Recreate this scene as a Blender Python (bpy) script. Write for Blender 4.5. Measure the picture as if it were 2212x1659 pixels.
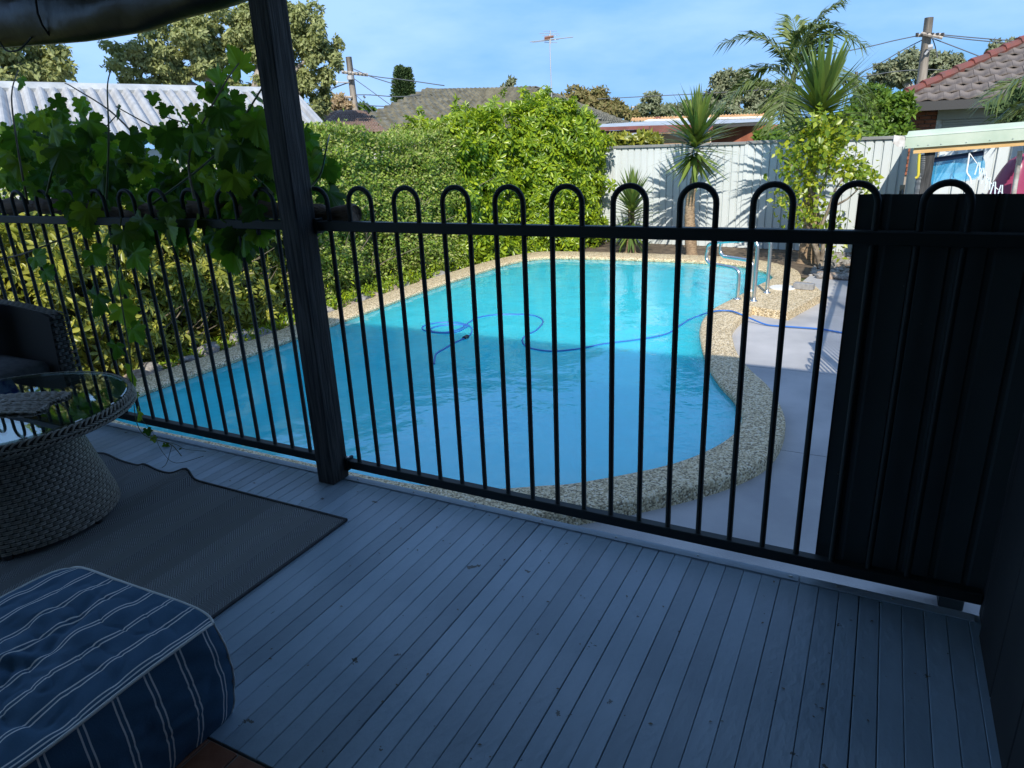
import bpy, bmesh, math, random
import numpy as np
from mathutils import Vector, Matrix

for o in list(bpy.data.objects): bpy.data.objects.remove(o)
SC = bpy.context.scene
COL = SC.collection
rng = np.random.default_rng(7)
random.seed(7)

# ------------------------------------------------------------------ camera
YAW, PIT, ROL = math.radians(-27.896), math.radians(19.314), math.radians(2.446)
FPX, CX, CY, EYE = 1501.86, 1106.0, 829.5, 1.42      # focal length and centre for a 2212 x 1659 frame
_f = np.array([math.sin(YAW)*math.cos(PIT), math.cos(YAW)*math.cos(PIT), -math.sin(PIT)])
_r = np.array([math.cos(YAW), -math.sin(YAW), 0.0]); _d = np.cross(_f, _r)
CR = math.cos(ROL)*_r + math.sin(ROL)*_d
CD = -math.sin(ROL)*_r + math.cos(ROL)*_d
cam = bpy.data.cameras.new('camera'); cam.sensor_width = 36.0; cam.lens = 36.0*FPX/2212.0
cam.clip_start = 0.05; cam.clip_end = 2000
camo = bpy.data.objects.new('camera', cam); COL.objects.link(camo)
camo.matrix_world = Matrix(((CR[0], -CD[0], -_f[0], 0), (CR[1], -CD[1], -_f[1], 0), (CR[2], -CD[2], -_f[2], EYE), (0, 0, 0, 1)))
SC.camera = camo

# ------------------------------------------------------------------ sky, sun, exposure
SUN_EL = math.radians(36.0); SUN_AZ = math.radians(158.5)     # azimuth from +Y towards +X: behind the house, to the right
SKY_STRENGTH, SUN_STRENGTH, EXPOSURE = 0.13, 2.6, 1.2
world = bpy.data.worlds.new('World'); SC.world = world; world.use_nodes = True
nt = world.node_tree; nt.nodes.clear()
sky = nt.nodes.new('ShaderNodeTexSky'); sky.sky_type = 'NISHITA'; sky.sun_disc = False
sky.sun_elevation = SUN_EL; sky.sun_rotation = SUN_AZ; sky.air_density = 0.6; sky.dust_density = 0.0; sky.ozone_density = 4.0
tc = nt.nodes.new('ShaderNodeTexCoord')
mp = nt.nodes.new('ShaderNodeMapping'); mp.inputs['Scale'].default_value = (1.0, 1.0, 3.2); mp.inputs['Location'].default_value = (14.2, 21.6, 26.4)
nz = nt.nodes.new('ShaderNodeTexNoise'); nz.inputs['Scale'].default_value = 1.9; nz.inputs['Detail'].default_value = 7; nz.inputs['Roughness'].default_value = 0.55
rp = nt.nodes.new('ShaderNodeValToRGB'); rp.color_ramp.elements[0].position = 0.36; rp.color_ramp.elements[1].position = 0.60
rp.color_ramp.elements[0].color = (0, 0, 0, 1); rp.color_ramp.elements[1].color = (0.85, 0.85, 0.85, 1)
mx = nt.nodes.new('ShaderNodeMix'); mx.data_type = 'RGBA'; mx.inputs[7].default_value = (1.75, 2.75, 4.6, 1)
bg = nt.nodes.new('ShaderNodeBackground'); bg.inputs['Strength'].default_value = SKY_STRENGTH
wo = nt.nodes.new('ShaderNodeOutputWorld')
L = nt.links.new
L(tc.outputs['Generated'], mp.inputs[0]); L(mp.outputs[0], nz.inputs['Vector']); L(nz.outputs['Fac'], rp.inputs[0])
mn = nt.nodes.new('ShaderNodeMix'); mn.data_type = 'RGBA'; mn.blend_type = 'DARKEN'; mn.inputs[0].default_value = 1.0; mn.inputs[7].default_value = (0.75, 1.85, 3.35, 1)   # the air never gets whiter than a pale blue, all round
L(sky.outputs[0], mn.inputs[6]); L(rp.outputs[0], mx.inputs[0]); L(mn.outputs[2], mx.inputs[6]); L(mx.outputs[2], bg.inputs['Color']); L(bg.outputs[0], wo.inputs['Surface'])
sun = bpy.data.lights.new('sun', 'SUN'); sun.energy = SUN_STRENGTH; sun.angle = math.radians(0.53); sun.color = (1.0, 0.94, 0.83)
suno = bpy.data.objects.new('sun', sun); COL.objects.link(suno)
SUN_DIR = Vector((math.sin(SUN_AZ)*math.cos(SUN_EL), math.cos(SUN_AZ)*math.cos(SUN_EL), math.sin(SUN_EL)))
suno.rotation_euler = SUN_DIR.to_track_quat('Z', 'Y').to_euler(); suno.location = (0, 0, 30)
SC.view_settings.view_transform = 'Standard'; SC.view_settings.look = 'None'; SC.view_settings.gamma = 1.0
SC.view_settings.exposure = EXPOSURE
try: SC.view_settings.use_curve_mapping = False
except Exception: pass
SC.cycles.max_bounces = 8; SC.cycles.diffuse_bounces = 4; SC.cycles.glossy_bounces = 4; SC.cycles.transparent_max_bounces = 16
SC.cycles.use_denoising = True

# ------------------------------------------------------------------ helpers: survey rays, meshes, things
def ray(u, v):
    return CR*((u-CX)/FPX) + CD*((v-CY)/FPX) + _f
def P(u, v, X=None, Y=None, Z=None):
    w = ray(u, v)
    t = X/w[0] if X is not None else (Y/w[1] if Y is not None else (Z-EYE)/w[2])
    return np.array([0, 0, EYE]) + t*w
def PD(u, v, d):
    w = ray(u, v); return np.array([0, 0, EYE]) + w*(d/math.hypot(w[0], w[1]))

def mesh_np(name, V, F, mat=None):
    """V (n,3), F (m,k) uniform polygons"""
    V = np.asarray(V, dtype=np.float32); F = np.asarray(F, dtype=np.int32)
    me = bpy.data.meshes.new(name); k = F.shape[1]
    me.vertices.add(len(V)); me.vertices.foreach_set('co', V.ravel())
    me.loops.add(F.size); me.loops.foreach_set('vertex_index', F.ravel())
    me.polygons.add(len(F)); me.polygons.foreach_set('loop_start', np.arange(0, F.size, k, dtype=np.int32))
    me.polygons.foreach_set('loop_total', np.full(len(F), k, dtype=np.int32))
    me.update(calc_edges=True)
    if mat: me.materials.append(mat)
    return me

WLOC = {}
def wloc(o): return WLOC.get(o.name, np.zeros(3))
def link(o, parent=None, wl=(0, 0, 0)):
    COL.objects.link(o); WLOC[o.name] = np.array(wl, float)
    if parent is not None:
        o.parent = parent; o.location = np.array(wl, float) - wloc(parent)
    else: o.location = wl
    return o
def tag(o, label=None, cat=None, group=None, kind=None):
    if label: o['label'] = label
    if cat: o['category'] = cat
    if group: o['group'] = group
    if kind: o['kind'] = kind
    return o
def thing(name, label, cat, loc, group=None):
    o = bpy.data.objects.new(name, None); o.empty_display_size = 0.1
    link(o, None, loc); return tag(o, label, cat, group)
def part(name, me, parent=None, smooth=False, base=None, kind=None, label=None):
    """me is in world coordinates; it is moved so that its object sits at base"""
    base = np.array(base if base is not None else (wloc(parent) if parent is not None else (0, 0, 0)), float)
    me.transform(Matrix.Translation(Vector(-base)))
    if smooth:
        me.polygons.foreach_set('use_smooth', [True]*len(me.polygons))
    o = bpy.data.objects.new(name, me); link(o, parent, base)
    return tag(o, label=label, kind=kind)
def inst(name, me, parent, loc, rot=None, scale=None):
    """shared mesh data placed at a world position"""
    o = bpy.data.objects.new(name, me); link(o, parent, loc)
    if rot is not None:
        o.rotation_mode = 'QUATERNION'; o.rotation_quaternion = rot
    if scale is not None: o.scale = scale if hasattr(scale, '__len__') else (scale,)*3
    return o

class MB:
    def __init__(s): s.v = []; s.f = []
    def add(s, V, F):
        n = len(s.v); s.v += [tuple(map(float, p)) for p in V]; s.f += [tuple(i+n for i in f) for f in F]; return s
    def box(s, lo, hi, M=None):
        x0, y0, z0 = lo; x1, y1, z1 = hi
        V = [(x0,y0,z0),(x1,y0,z0),(x1,y1,z0),(x0,y1,z0),(x0,y0,z1),(x1,y0,z1),(x1,y1,z1),(x0,y1,z1)]
        if M is not None: V = [tuple(M @ Vector(p)) for p in V]
        return s.add(V, [(0,3,2,1),(4,5,6,7),(0,1,5,4),(1,2,6,5),(2,3,7,6),(3,0,4,7)])
    def bbox(s, lo, hi, b=0.003, M=None):
        """box with all edges chamfered by b"""
        c = [(lo[i]+hi[i])/2 for i in range(3)]; h = [(hi[i]-lo[i])/2 for i in range(3)]
        V = []; 
        for sx in (-1,1):
            for sy in (-1,1):
                for sz in (-1,1):
                    V += [(c[0]+sx*h[0], c[1]+sy*(h[1]-b), c[2]+sz*(h[2]-b)), (c[0]+sx*(h[0]-b), c[1]+sy*h[1], c[2]+sz*(h[2]-b)), (c[0]+sx*(h[0]-b), c[1]+sy*(h[1]-b), c[2]+sz*h[2])]
        bm = bmesh.new()
        for p in V: bm.verts.new(p)
        bmesh.ops.convex_hull(bm, input=bm.verts[:]); bm.verts.index_update()
        VV = [v.co[:] for v in bm.verts]; FF = [[v.index for v in f.verts] for f in bm.faces]; bm.free()
        if M is not None: VV = [tuple(M @ Vector(p)) for p in VV]
        return s.add(VV, FF)
    def quad(s, a, b, c, d): return s.add([a, b, c, d], [(0,1,2,3)])
    def prism(s, poly, z0, z1):
        n = len(poly)
        V = [(p[0], p[1], z0) for p in poly] + [(p[0], p[1], z1) for p in poly]
        return s.add(V, [tuple(range(n-1, -1, -1)), tuple(range(n, 2*n))] + [(i, (i+1) % n, n+(i+1) % n, n+i) for i in range(n)])
    def tube(s, pts, r, n=8, cap=True, closed=False):
        pts = [np.array(p, float) for p in pts]; m = len(pts)
        rr = r if hasattr(r, '__len__') else [r]*m
        V = []; F = []; up = None
        for i, p in enumerate(pts):
            if closed: t = pts[(i+1) % m]-pts[i-1]
            else: t = pts[min(i+1, m-1)]-pts[max(i-1, 0)]
            t = t/(np.linalg.norm(t)+1e-9)
            if up is None:
                up = np.array([0, 0, 1.0]) if abs(t[2]) < .9 else np.array([1.0, 0, 0])
            a = np.cross(t, up); a /= np.linalg.norm(a)+1e-9; b = np.cross(a, t); up = b
            for k in range(n):
                an = 2*math.pi*k/n; V.append(p + rr[i]*(math.cos(an)*a + math.sin(an)*b))
        for i in range(m if closed else m-1):
            j = (i+1) % m
            for k in range(n):
                F.append((i*n+k, i*n+(k+1) % n, j*n+(k+1) % n, j*n+k))
        if cap and not closed: F += [tuple(range(n)), tuple(range((m-1)*n+n-1, (m-1)*n-1, -1))]
        return s.add(V, F)
    def lathe(s, prof, c, n=32):
        V = []; F = []; m = len(prof)
        for r, z in prof:
            for k in range(n): V.append((c[0]+r*math.cos(2*math.pi*k/n), c[1]+r*math.sin(2*math.pi*k/n), c[2]+z))
        for i in range(m-1):
            for k in range(n): F.append((i*n+k, i*n+(k+1) % n, (i+1)*n+(k+1) % n, (i+1)*n+k))
        return s.add(V, F)
    def mesh(s, name, mat=None):
        me = bpy.data.meshes.new(name); me.from_pydata(s.v, [], s.f); me.update()
        if mat: me.materials.append(mat)
        return me
    def build(s, name, mat, parent=None, smooth=False, base=None, kind=None, label=None):
        return part(name, s.mesh(name, mat), parent, smooth, base, kind, label)
def autosmooth(o, deg=35):
    me = o.data
    me.polygons.foreach_set('use_smooth', [True]*len(me.polygons))
    bm = bmesh.new(); bm.from_mesh(me); a = math.radians(deg)
    for e in bm.edges:
        e.smooth = len(e.link_faces) == 2 and e.calc_face_angle(0) < a
    bm.to_mesh(me); bm.free(); return o
def catmull(pts, k=8, closed=False):
    pts = [np.array(p, float) for p in pts]; n = len(pts); out = []
    for i in range(n if closed else n-1):
        if closed: p0, p1, p2, p3 = pts[i-1], pts[i], pts[(i+1) % n], pts[(i+2) % n]
        else: p0, p1, p2, p3 = pts[max(i-1, 0)], pts[i], pts[i+1], pts[min(i+2, n-1)]
        for j in range(k):
            t = j/k
            out.append(.5*((2*p1)+(-p0+p2)*t+(2*p0-5*p1+4*p2-p3)*t*t+(-p0+3*p1-3*p2+p3)*t**3))
    if not closed: out.append(pts[-1])
    return out
_wf = rng.normal(size=(9, 3)); _wp = rng.uniform(0, 6.28, 9)
def wob(p, s=1.0):
    """smooth noise in about -1..1 for points (n,3)"""
    p = np.atleast_2d(np.asarray(p, float))*s
    return np.sin(p @ _wf.T*1.7 + _wp).mean(1)*2.0
def unit(a): return a/(np.linalg.norm(a, axis=-1, keepdims=True)+1e-9)

def scatter(name, tv, tf, pos, axis, nrm, size, mat, parent, kind='stuff', width=None):
    """one mesh of many copies of a small leaf template: tv (k,3) along +Y with normal +Z"""
    tv = np.asarray(tv, float); tf = np.asarray(tf, int); N = len(pos)
    y = unit(np.asarray(axis, float)); z = np.asarray(nrm, float); z = unit(z-(z*y).sum(1, keepdims=True)*y); x = np.cross(y, z)
    size = np.broadcast_to(np.asarray(size, float), (N,)); w = size if width is None else size*width
    V = (pos[:, None, :] + tv[None, :, 0:1]*x[:, None, :]*w[:, None, None] + tv[None, :, 1:2]*y[:, None, :]*size[:, None, None] + tv[None, :, 2:3]*z[:, None, :]*size[:, None, None])
    F = (tf[None] + (np.arange(N)*len(tv))[:, None, None]).reshape(-1, tf.shape[1])
    return part(name, mesh_np(name, V.reshape(-1, 3), F, mat), parent, kind=kind)
def rvec(n): return unit(rng.normal(size=(n, 3)))
LEAF_V = np.array([(0,0,0), (.26,.42,.07), (0,1,-.04), (-.26,.42,.07)]); LEAF_F = np.array([(0,1,2), (0,2,3)])
_sv, _sf = [], []
for _k in range(7):
    _a = 2*math.pi*_k/7; _c, _s = math.cos(_a), math.sin(_a); _n = len(_sv)
    for px_, py_, pz_ in ((0,.04,0), (.13,.38,.04), (.17,.72,-.04), (0,1,-.20), (-.17,.72,-.04), (-.13,.38,.04)):
        _sv.append((px_*_c-py_*_s, px_*_s+py_*_c, pz_))
    _sf += [(_n, _n+1, _n+2, _n+3), (_n, _n+3, _n+4, _n+5)]
WHORL_V, WHORL_F = np.array(_sv), np.array(_sf)

# ------------------------------------------------------------------ materials
MATS = {}
def mat(name, c1, c2=None, scale=6.0, rough=.6, bump=0.0, bscale=40.0, metal=0.0, spec=0.5, detail=4, sharp=(.35, .65), coat=0, stretch=None, bdist=.01):
    m = bpy.data.materials.new(name); m.use_nodes = True; n = m.node_tree; b = n.nodes['Principled BSDF']
    b.inputs['Roughness'].default_value = rough; b.inputs['Metallic'].default_value = metal; b.inputs['Specular IOR Level'].default_value = spec
    b.inputs['Coat Weight'].default_value = coat
    tcn = n.nodes.new('ShaderNodeTexCoord'); vec = tcn.outputs['Object']
    if stretch:
        mpn = n.nodes.new('ShaderNodeMapping'); mpn.inputs['Scale'].default_value = stretch; n.links.new(vec, mpn.inputs[0]); vec = mpn.outputs[0]
    if c2 is None: b.inputs['Base Color'].default_value = (*c1, 1)
    else:
        t = n.nodes.new('ShaderNodeTexNoise'); t.inputs['Scale'].default_value = scale; t.inputs['Detail'].default_value = detail
        r = n.nodes.new('ShaderNodeValToRGB'); r.color_ramp.elements[0].color = (*c1, 1); r.color_ramp.elements[1].color = (*c2, 1)
        r.color_ramp.elements[0].position, r.color_ramp.elements[1].position = sharp
        n.links.new(vec, t.inputs['Vector']); n.links.new(t.outputs['Fac'], r.inputs[0]); n.links.new(r.outputs[0], b.inputs['Base Color'])
    if bump:
        t2 = n.nodes.new('ShaderNodeTexNoise'); t2.inputs['Scale'].default_value = bscale; t2.inputs['Detail'].default_value = 5
        bp = n.nodes.new('ShaderNodeBump'); bp.inputs['Strength'].default_value = bump; bp.inputs['Distance'].default_value = bdist
        n.links.new(vec, t2.inputs['Vector']); n.links.new(t2.outputs['Fac'], bp.inputs['Height']); n.links.new(bp.outputs[0], b.inputs['Normal'])
    MATS[name] = m; return m
def leafmat(name, cols, trans=.35, rough=.45, spec=.4, obj=False, tcol=None):
    """leaf: glossy diffuse plus light shining through; colour varies leaf by leaf"""
    m = bpy.data.materials.new(name); m.use_nodes = True; n = m.node_tree; b = n.nodes['Principled BSDF']; out = n.nodes['Material Output']
    b.inputs['Roughness'].default_value = rough; b.inputs['Specular IOR Level'].default_value = spec
    if obj: g = n.nodes.new('ShaderNodeObjectInfo').outputs['Random']
    else: g = n.nodes.new('ShaderNodeNewGeometry').outputs['Random Per Island']
    r = n.nodes.new('ShaderNodeValToRGB'); r.color_ramp.interpolation = 'LINEAR'; el = r.color_ramp.elements
    while len(el) < len(cols): el.new(0.5)
    for i, c in enumerate(cols): el[i].position = i/(len(cols)-1); el[i].color = (*c, 1)
    t = n.nodes.new('ShaderNodeBsdfTranslucent'); mx_ = n.nodes.new('ShaderNodeMixShader'); mx_.inputs[0].default_value = trans
    hs = n.nodes.new('ShaderNodeMix'); hs.data_type = 'RGBA'; hs.blend_type = 'MULTIPLY'; hs.inputs[0].default_value = 1.0; hs.inputs[7].default_value = (*(tcol or (1.7, 1.6, .7)), 1)
    n.links.new(g, r.inputs[0]); n.links.new(r.outputs[0], b.inputs['Base Color']); n.links.new(r.outputs[0], hs.inputs[6]); n.links.new(hs.outputs[2], t.inputs['Color'])
    n.links.new(b.outputs[0], mx_.inputs[1]); n.links.new(t.outputs[0], mx_.inputs[2]); n.links.new(mx_.outputs[0], out.inputs['Surface'])
    MATS[name] = m; return m
def N(m): return m.node_tree, m.node_tree.nodes['Principled BSDF']
M = MATS
mat('soil', (.07,.05,.035), (.16,.12,.08), 9, .95, .6, 60)
mat('grass_ground', (.05,.075,.02), (.11,.12,.05), 3, .95, .5, 80)
mat('concrete', (.31,.31,.315), (.45,.44,.435), 1.6, .8, .25, 120, detail=8)
mat('black_metal', (.018,.024,.025), None, rough=.52, bump=.03, bscale=120, spec=.22)
mat('panel_black', (.034,.046,.048), (.042,.055,.057), 4, .5, spec=.4)
mat('post_wood', (.02,.021,.022), (.07,.069,.068), 5, .75, .6, 9, stretch=(14, 14, .9), spec=.25)
mat('deck_paint', (.255,.35,.43), (.32,.42,.505), 7, .38, .35, 35, stretch=(1, .5, 1), spec=.4)
mat('trim_metal', (.32,.41,.5), (.38,.47,.56), 12, .5, .2, 60)
mat('screw', (.45,.45,.44), None, rough=.35, metal=.9)
mat('steel', (.66,.66,.64), None, rough=.3, metal=1.0)
mat('terracotta', (.22,.075,.035), (.31,.12,.06), 14, .5, .15, 40)
mat('grout', (.30,.28,.25), None, rough=.9)
mat('wicker', (.17,.155,.13), (.34,.315,.27), 60, .45, .3, 120, spec=.45)
mat('wicker_dark', (.035,.033,.032), (.065,.06,.058), 60, .5, .2, 120)
mat('wicker_core', (.02,.018,.016), None, rough=.9)
mat('cushion', (.05,.054,.06), (.075,.08,.085), 40, .9, .25, 200)
mat('vine_wood', (.06,.036,.022), (.13,.085,.055), 12, .85, .8, 30, stretch=(.4, 3, 3))
mat('stem_green', (.05,.075,.02), (.09,.10,.035), 20, .6)
mat('twig', (.10,.08,.055), (.2,.17,.12), 20, .85)
mat('trunk_yucca', (.17,.115,.07), (.34,.24,.15), 22, .85, .9, 30, stretch=(1, 1, 3))
mat('trunk_bark', (.11,.085,.06), (.30,.25,.19), 9, .85, .7, 25)
mat('gum_bark', (.22,.19,.16), (.42,.38,.33), 4, .8, .4, 10)
mat('colorbond', (.53,.57,.575), (.57,.61,.615), 1.5, .45, spec=.35)
mat('colorbond_cap', (.20,.205,.20), (.25,.255,.25), 3, .5)
mat('rock', (.22,.15,.11), (.42,.34,.27), 5, .85, .7, 18)
mat('rock_grey', (.17,.16,.15), (.34,.32,.3), 6, .85, .7, 18)
mat('pebble', (.24,.17,.12), (.45,.38,.3), 9, .8, .4, 30)
mat('brick_grey', (.2,.2,.205), (.28,.28,.28), 30, .85, .4, 60)
mat('hose_blue', (.03,.13,.42), None, rough=.4)
mat('tile_moss', (.10,.095,.07), (.22,.205,.15), 2.6, .9, .4, 12, detail=8)
mat('tile_red_brown', (.15,.095,.07), (.25,.17,.13), 2.5, .85, .3, 12, detail=8)
mat('tile_grey', (.085,.07,.062), (.18,.15,.13), 3, .85, .4, 25, detail=6)
mat('ridge_red', (.21,.055,.04), (.12,.06,.05), 4, .6, .3, 30)
mat('gutter_dark', (.045,.043,.042), None, rough=.45)
mat('brick_red', (.20,.065,.035), (.29,.10,.055), 5, .85, .3, 60)
mat('brick_orange', (.42,.26,.14), (.52,.34,.19), 3, .85, .3, 60)
mat('mortar', (.3,.26,.22), None, rough=.95)
mat('shutter', (.36,.34,.29), None, rough=.6)
mat('white_sheet', (.34,.345,.35), (.46,.46,.455), 2, .55, .1, 20)
mat('grey_sheet', (.35,.37,.38), (.5,.52,.53), 3, .5)
mat('maroon', (.13,.035,.032), (.19,.06,.05), 4, .6)
mat('house_white', (.62,.61,.57), (.72,.7,.66), 4, .8)
mat('house_dark', (.02,.02,.021), (.03,.03,.03), 4, .8)
mat('pale_green', (.37,.45,.35), (.46,.52,.42), 4, .5, .1, 30)
mat('gutter_white', (.62,.6,.57), (.4,.36,.32), 14, .6)
mat('new_timber', (.50,.30,.11), (.62,.41,.18), 3, .7, .2, 20, stretch=(1, 8, 8))
mat('pole_wood', (.27,.23,.19), (.44,.39,.33), 3, .9, .5, 8, stretch=(4, 4, .4))
mat('cable', (.10,.11,.12), None, rough=.6)
mat('lamp_grey', (.4,.4,.4), None, rough=.5)
mat('kayak', (.24,.03,.08), (.32,.05,.11), 3, .35)
mat('net_bar', (.02,.05,.13), None, rough=.4)
mat('peg', (.62,.72,.78), None, rough=.4)
mat('rope', (.75,.75,.72), None, rough=.8)
mat('yellow_pipe', (.55,.45,.04), None, rough=.5)
mat('grey_pipe', (.09,.10,.11), None, rough=.5)
mat('blind', (.010,.009,.009), (.022,.019,.017), 5, .42, .4, 14, spec=.45)
mat('plaster', (.62,.80,.84), (.70,.86,.88), 1.2, .7)
mat('alu', (.55,.55,.55), None, rough=.4, metal=.8)
mat('antenna_red', (.2,.09,.06), None, rough=.6)
leafmat('vine_leaf', [(.02,.055,.010), (.07,.17,.016), (.18,.27,.028), (.03,.08,.012), (.10,.20,.02)], .5, .4, .35, obj=True)
leafmat('schefflera', [(.08,.15,.015), (.19,.29,.018), (.37,.46,.02), (.10,.19,.015), (.27,.37,.02)], .3, .32, .5)
leafmat('schefflera_pale', [(.16,.20,.03), (.44,.43,.07), (.12,.16,.025), (.36,.36,.06)], .3, .35, .5)
leafmat('murraya', [(.09,.17,.02), (.19,.29,.03), (.33,.40,.07), (.12,.21,.025), (.38,.38,.14), (.22,.33,.04)], .25, .4, .45)
leafmat('gum_leaf', [(.15,.18,.07), (.28,.31,.12), (.20,.23,.09), (.37,.39,.17)], .25, .5, .3)
leafmat('gum_far', [(.14,.165,.10), (.21,.235,.14), (.27,.285,.18)], .2, .6, .2)
leafmat('brown_leaf', [(.14,.145,.05), (.21,.19,.075), (.25,.19,.085)], .2, .6, .2)
leafmat('dry_leaf', [(.33,.24,.15), (.42,.32,.2), (.25,.2,.11)], .2, .7, .2)
leafmat('pine_leaf', [(.045,.08,.035), (.07,.115,.045), (.09,.14,.055)], .1, .6, .2)
leafmat('bush_leaf', [(.07,.14,.02), (.11,.20,.025), (.17,.26,.035)], .3, .4, .4)
leafmat('citrus_leaf', [(.10,.18,.02), (.22,.30,.025), (.40,.43,.03), (.13,.21,.02)], .35, .35, .5)
leafmat('yucca_leaf', [(.075,.125,.035), (.12,.18,.04), (.18,.25,.05), (.09,.14,.04)], .2, .4, .45, obj=True)
leafmat('palm_leaf', [(.075,.115,.035), (.12,.165,.05), (.17,.21,.06)], .25, .42, .4)
# ---- special materials
def node(n, t, **kw):
    x = n.nodes.new(t)
    for k, v in kw.items(): setattr(x, k, v)
    return x
def math_n(n, op, a, b=None, c=None):
    x = n.nodes.new('ShaderNodeMath'); x.operation = op
    for i, q in enumerate((a, b, c)):
        if q is None: continue
        if isinstance(q, (int, float)): x.inputs[i].default_value = q
        else: n.links.new(q, x.inputs[i])
    return x.outputs[0]
# pebblecrete: pebbles of many tones set in pale mortar
m = mat('pebblecrete', (.4,.33,.2)); n, b = N(m); b.inputs['Roughness'].default_value = .7
tcn = node(n, 'ShaderNodeTexCoord'); vo = node(n, 'ShaderNodeTexVoronoi'); vo.inputs['Scale'].default_value = 95
sp = node(n, 'ShaderNodeSeparateColor'); r = node(n, 'ShaderNodeValToRGB'); el = r.color_ramp.elements
for _ in range(3): el.new(.5)
for i, (p, c) in enumerate(((0,(.15,.115,.07)), (.25,(.36,.27,.15)), (.5,(.58,.45,.26)), (.75,(.72,.58,.36)), (1,(.80,.70,.52)))): el[i].position = p; el[i].color = (*c, 1)
n.links.new(tcn.outputs['Object'], vo.inputs['Vector']); n.links.new(vo.outputs['Color'], sp.inputs[0]); n.links.new(sp.outputs[0], r.inputs[0]); n.links.new(r.outputs[0], b.inputs['Base Color'])
bp = node(n, 'ShaderNodeBump', invert=True); bp.inputs['Strength'].default_value = .8; bp.inputs['Distance'].default_value = .006
n.links.new(vo.outputs['Distance'], bp.inputs['Height']); n.links.new(bp.outputs[0], b.inputs['Normal'])
# waterline tiles
m = mat('pool_tile', (.03,.07,.13)); n, b = N(m); b.inputs['Roughness'].default_value = .2
tcn = node(n, 'ShaderNodeTexCoord'); sx = node(n, 'ShaderNodeSeparateXYZ'); n.links.new(tcn.outputs['Object'], sx.inputs[0])
a = math_n(n, 'ADD', sx.outputs[0], sx.outputs[1]); cb = node(n, 'ShaderNodeCombineXYZ'); n.links.new(a, cb.inputs[0]); n.links.new(sx.outputs[2], cb.inputs[1])
br = node(n, 'ShaderNodeTexBrick', offset=0.0); br.inputs['Scale'].default_value = 1; br.inputs['Brick Width'].default_value = .028; br.inputs['Row Height'].default_value = .028; br.inputs['Mortar Size'].default_value = .0025
br.inputs['Color1'].default_value = (.02,.05,.10,1); br.inputs['Color2'].default_value = (.05,.11,.18,1); br.inputs['Mortar'].default_value = (.35,.38,.4,1)
n.links.new(cb.outputs[0], br.inputs['Vector']); n.links.new(br.outputs['Color'], b.inputs['Base Color'])
# water: mirror-like at a slant, clear and aqua straight down
m = bpy.data.materials.new('water'); m.use_nodes = True; n = m.node_tree; n.nodes.clear(); MATS['water'] = m
out = node(n, 'ShaderNodeOutputMaterial'); mxs = node(n, 'ShaderNodeMixShader'); tr = node(n, 'ShaderNodeBsdfTransparent'); gl = node(n, 'ShaderNodeBsdfGlossy')
tr.inputs['Color'].default_value = (.36,.84,.95,1); gl.inputs['Roughness'].default_value = 0.015
tcn = node(n, 'ShaderNodeTexCoord'); n1 = node(n, 'ShaderNodeTexNoise'); n1.inputs['Scale'].default_value = 2.4; n1.inputs['Detail'].default_value = 3
n2 = node(n, 'ShaderNodeTexNoise'); n2.inputs['Scale'].default_value = 15; n2.inputs['Detail'].default_value = 2
ad = math_n(n, 'MULTIPLY_ADD', n2.outputs['Fac'], .12, n1.outputs['Fac'])
bp = node(n, 'ShaderNodeBump'); bp.inputs['Strength'].default_value = .22; bp.inputs['Distance'].default_value = .08
n.links.new(tcn.outputs['Object'], n1.inputs['Vector']); n.links.new(tcn.outputs['Object'], n2.inputs['Vector']); n.links.new(ad, bp.inputs['Height'])
n.links.new(bp.outputs[0], gl.inputs['Normal'])
def schlick(n, normal, f0):
    """share of mirrored light by angle, the same from above and below the surface"""
    g = node(n, 'ShaderNodeNewGeometry'); dt = node(n, 'ShaderNodeVectorMath', operation='DOT_PRODUCT'); n.links.new(g.outputs['Incoming'], dt.inputs[0]); n.links.new(normal or g.outputs['Normal'], dt.inputs[1])
    return math_n(n, 'MULTIPLY_ADD', math_n(n, 'POWER', math_n(n, 'SUBTRACT', 1.0, math_n(n, 'ABSOLUTE', dt.outputs['Value'])), 5.0), 1-f0, f0)
df = node(n, 'ShaderNodeSubsurfaceScattering', falloff='BURLEY'); df.inputs['Scale'].default_value = .55; df.inputs['Radius'].default_value = (.3,1,1); df.inputs['Color'].default_value = (.055,.75,.88,1)      # fine particles in the water scatter light back
mb_ = node(n, 'ShaderNodeMixShader'); mb_.inputs[0].default_value = .72; n.links.new(tr.outputs[0], mb_.inputs[1]); n.links.new(df.outputs[0], mb_.inputs[2])
n.links.new(schlick(n, bp.outputs[0], .13), mxs.inputs[0]); n.links.new(mb_.outputs[0], mxs.inputs[1]); n.links.new(gl.outputs[0], mxs.inputs[2]); n.links.new(mxs.outputs[0], out.inputs['Surface'])
# table glass
m = bpy.data.materials.new('glass'); m.use_nodes = True; n = m.node_tree; n.nodes.clear(); MATS['glass'] = m
out = node(n, 'ShaderNodeOutputMaterial'); mxs = node(n, 'ShaderNodeMixShader'); tr = node(n, 'ShaderNodeBsdfTransparent'); gl = node(n, 'ShaderNodeBsdfGlossy')
tr.inputs['Color'].default_value = (.72,.84,.80,1); gl.inputs['Roughness'].default_value = .01
n.links.new(schlick(n, None, .26), mxs.inputs[0]); n.links.new(tr.outputs[0], mxs.inputs[1]); n.links.new(gl.outputs[0], mxs.inputs[2]); n.links.new(mxs.outputs[0], out.inputs['Surface'])
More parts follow.
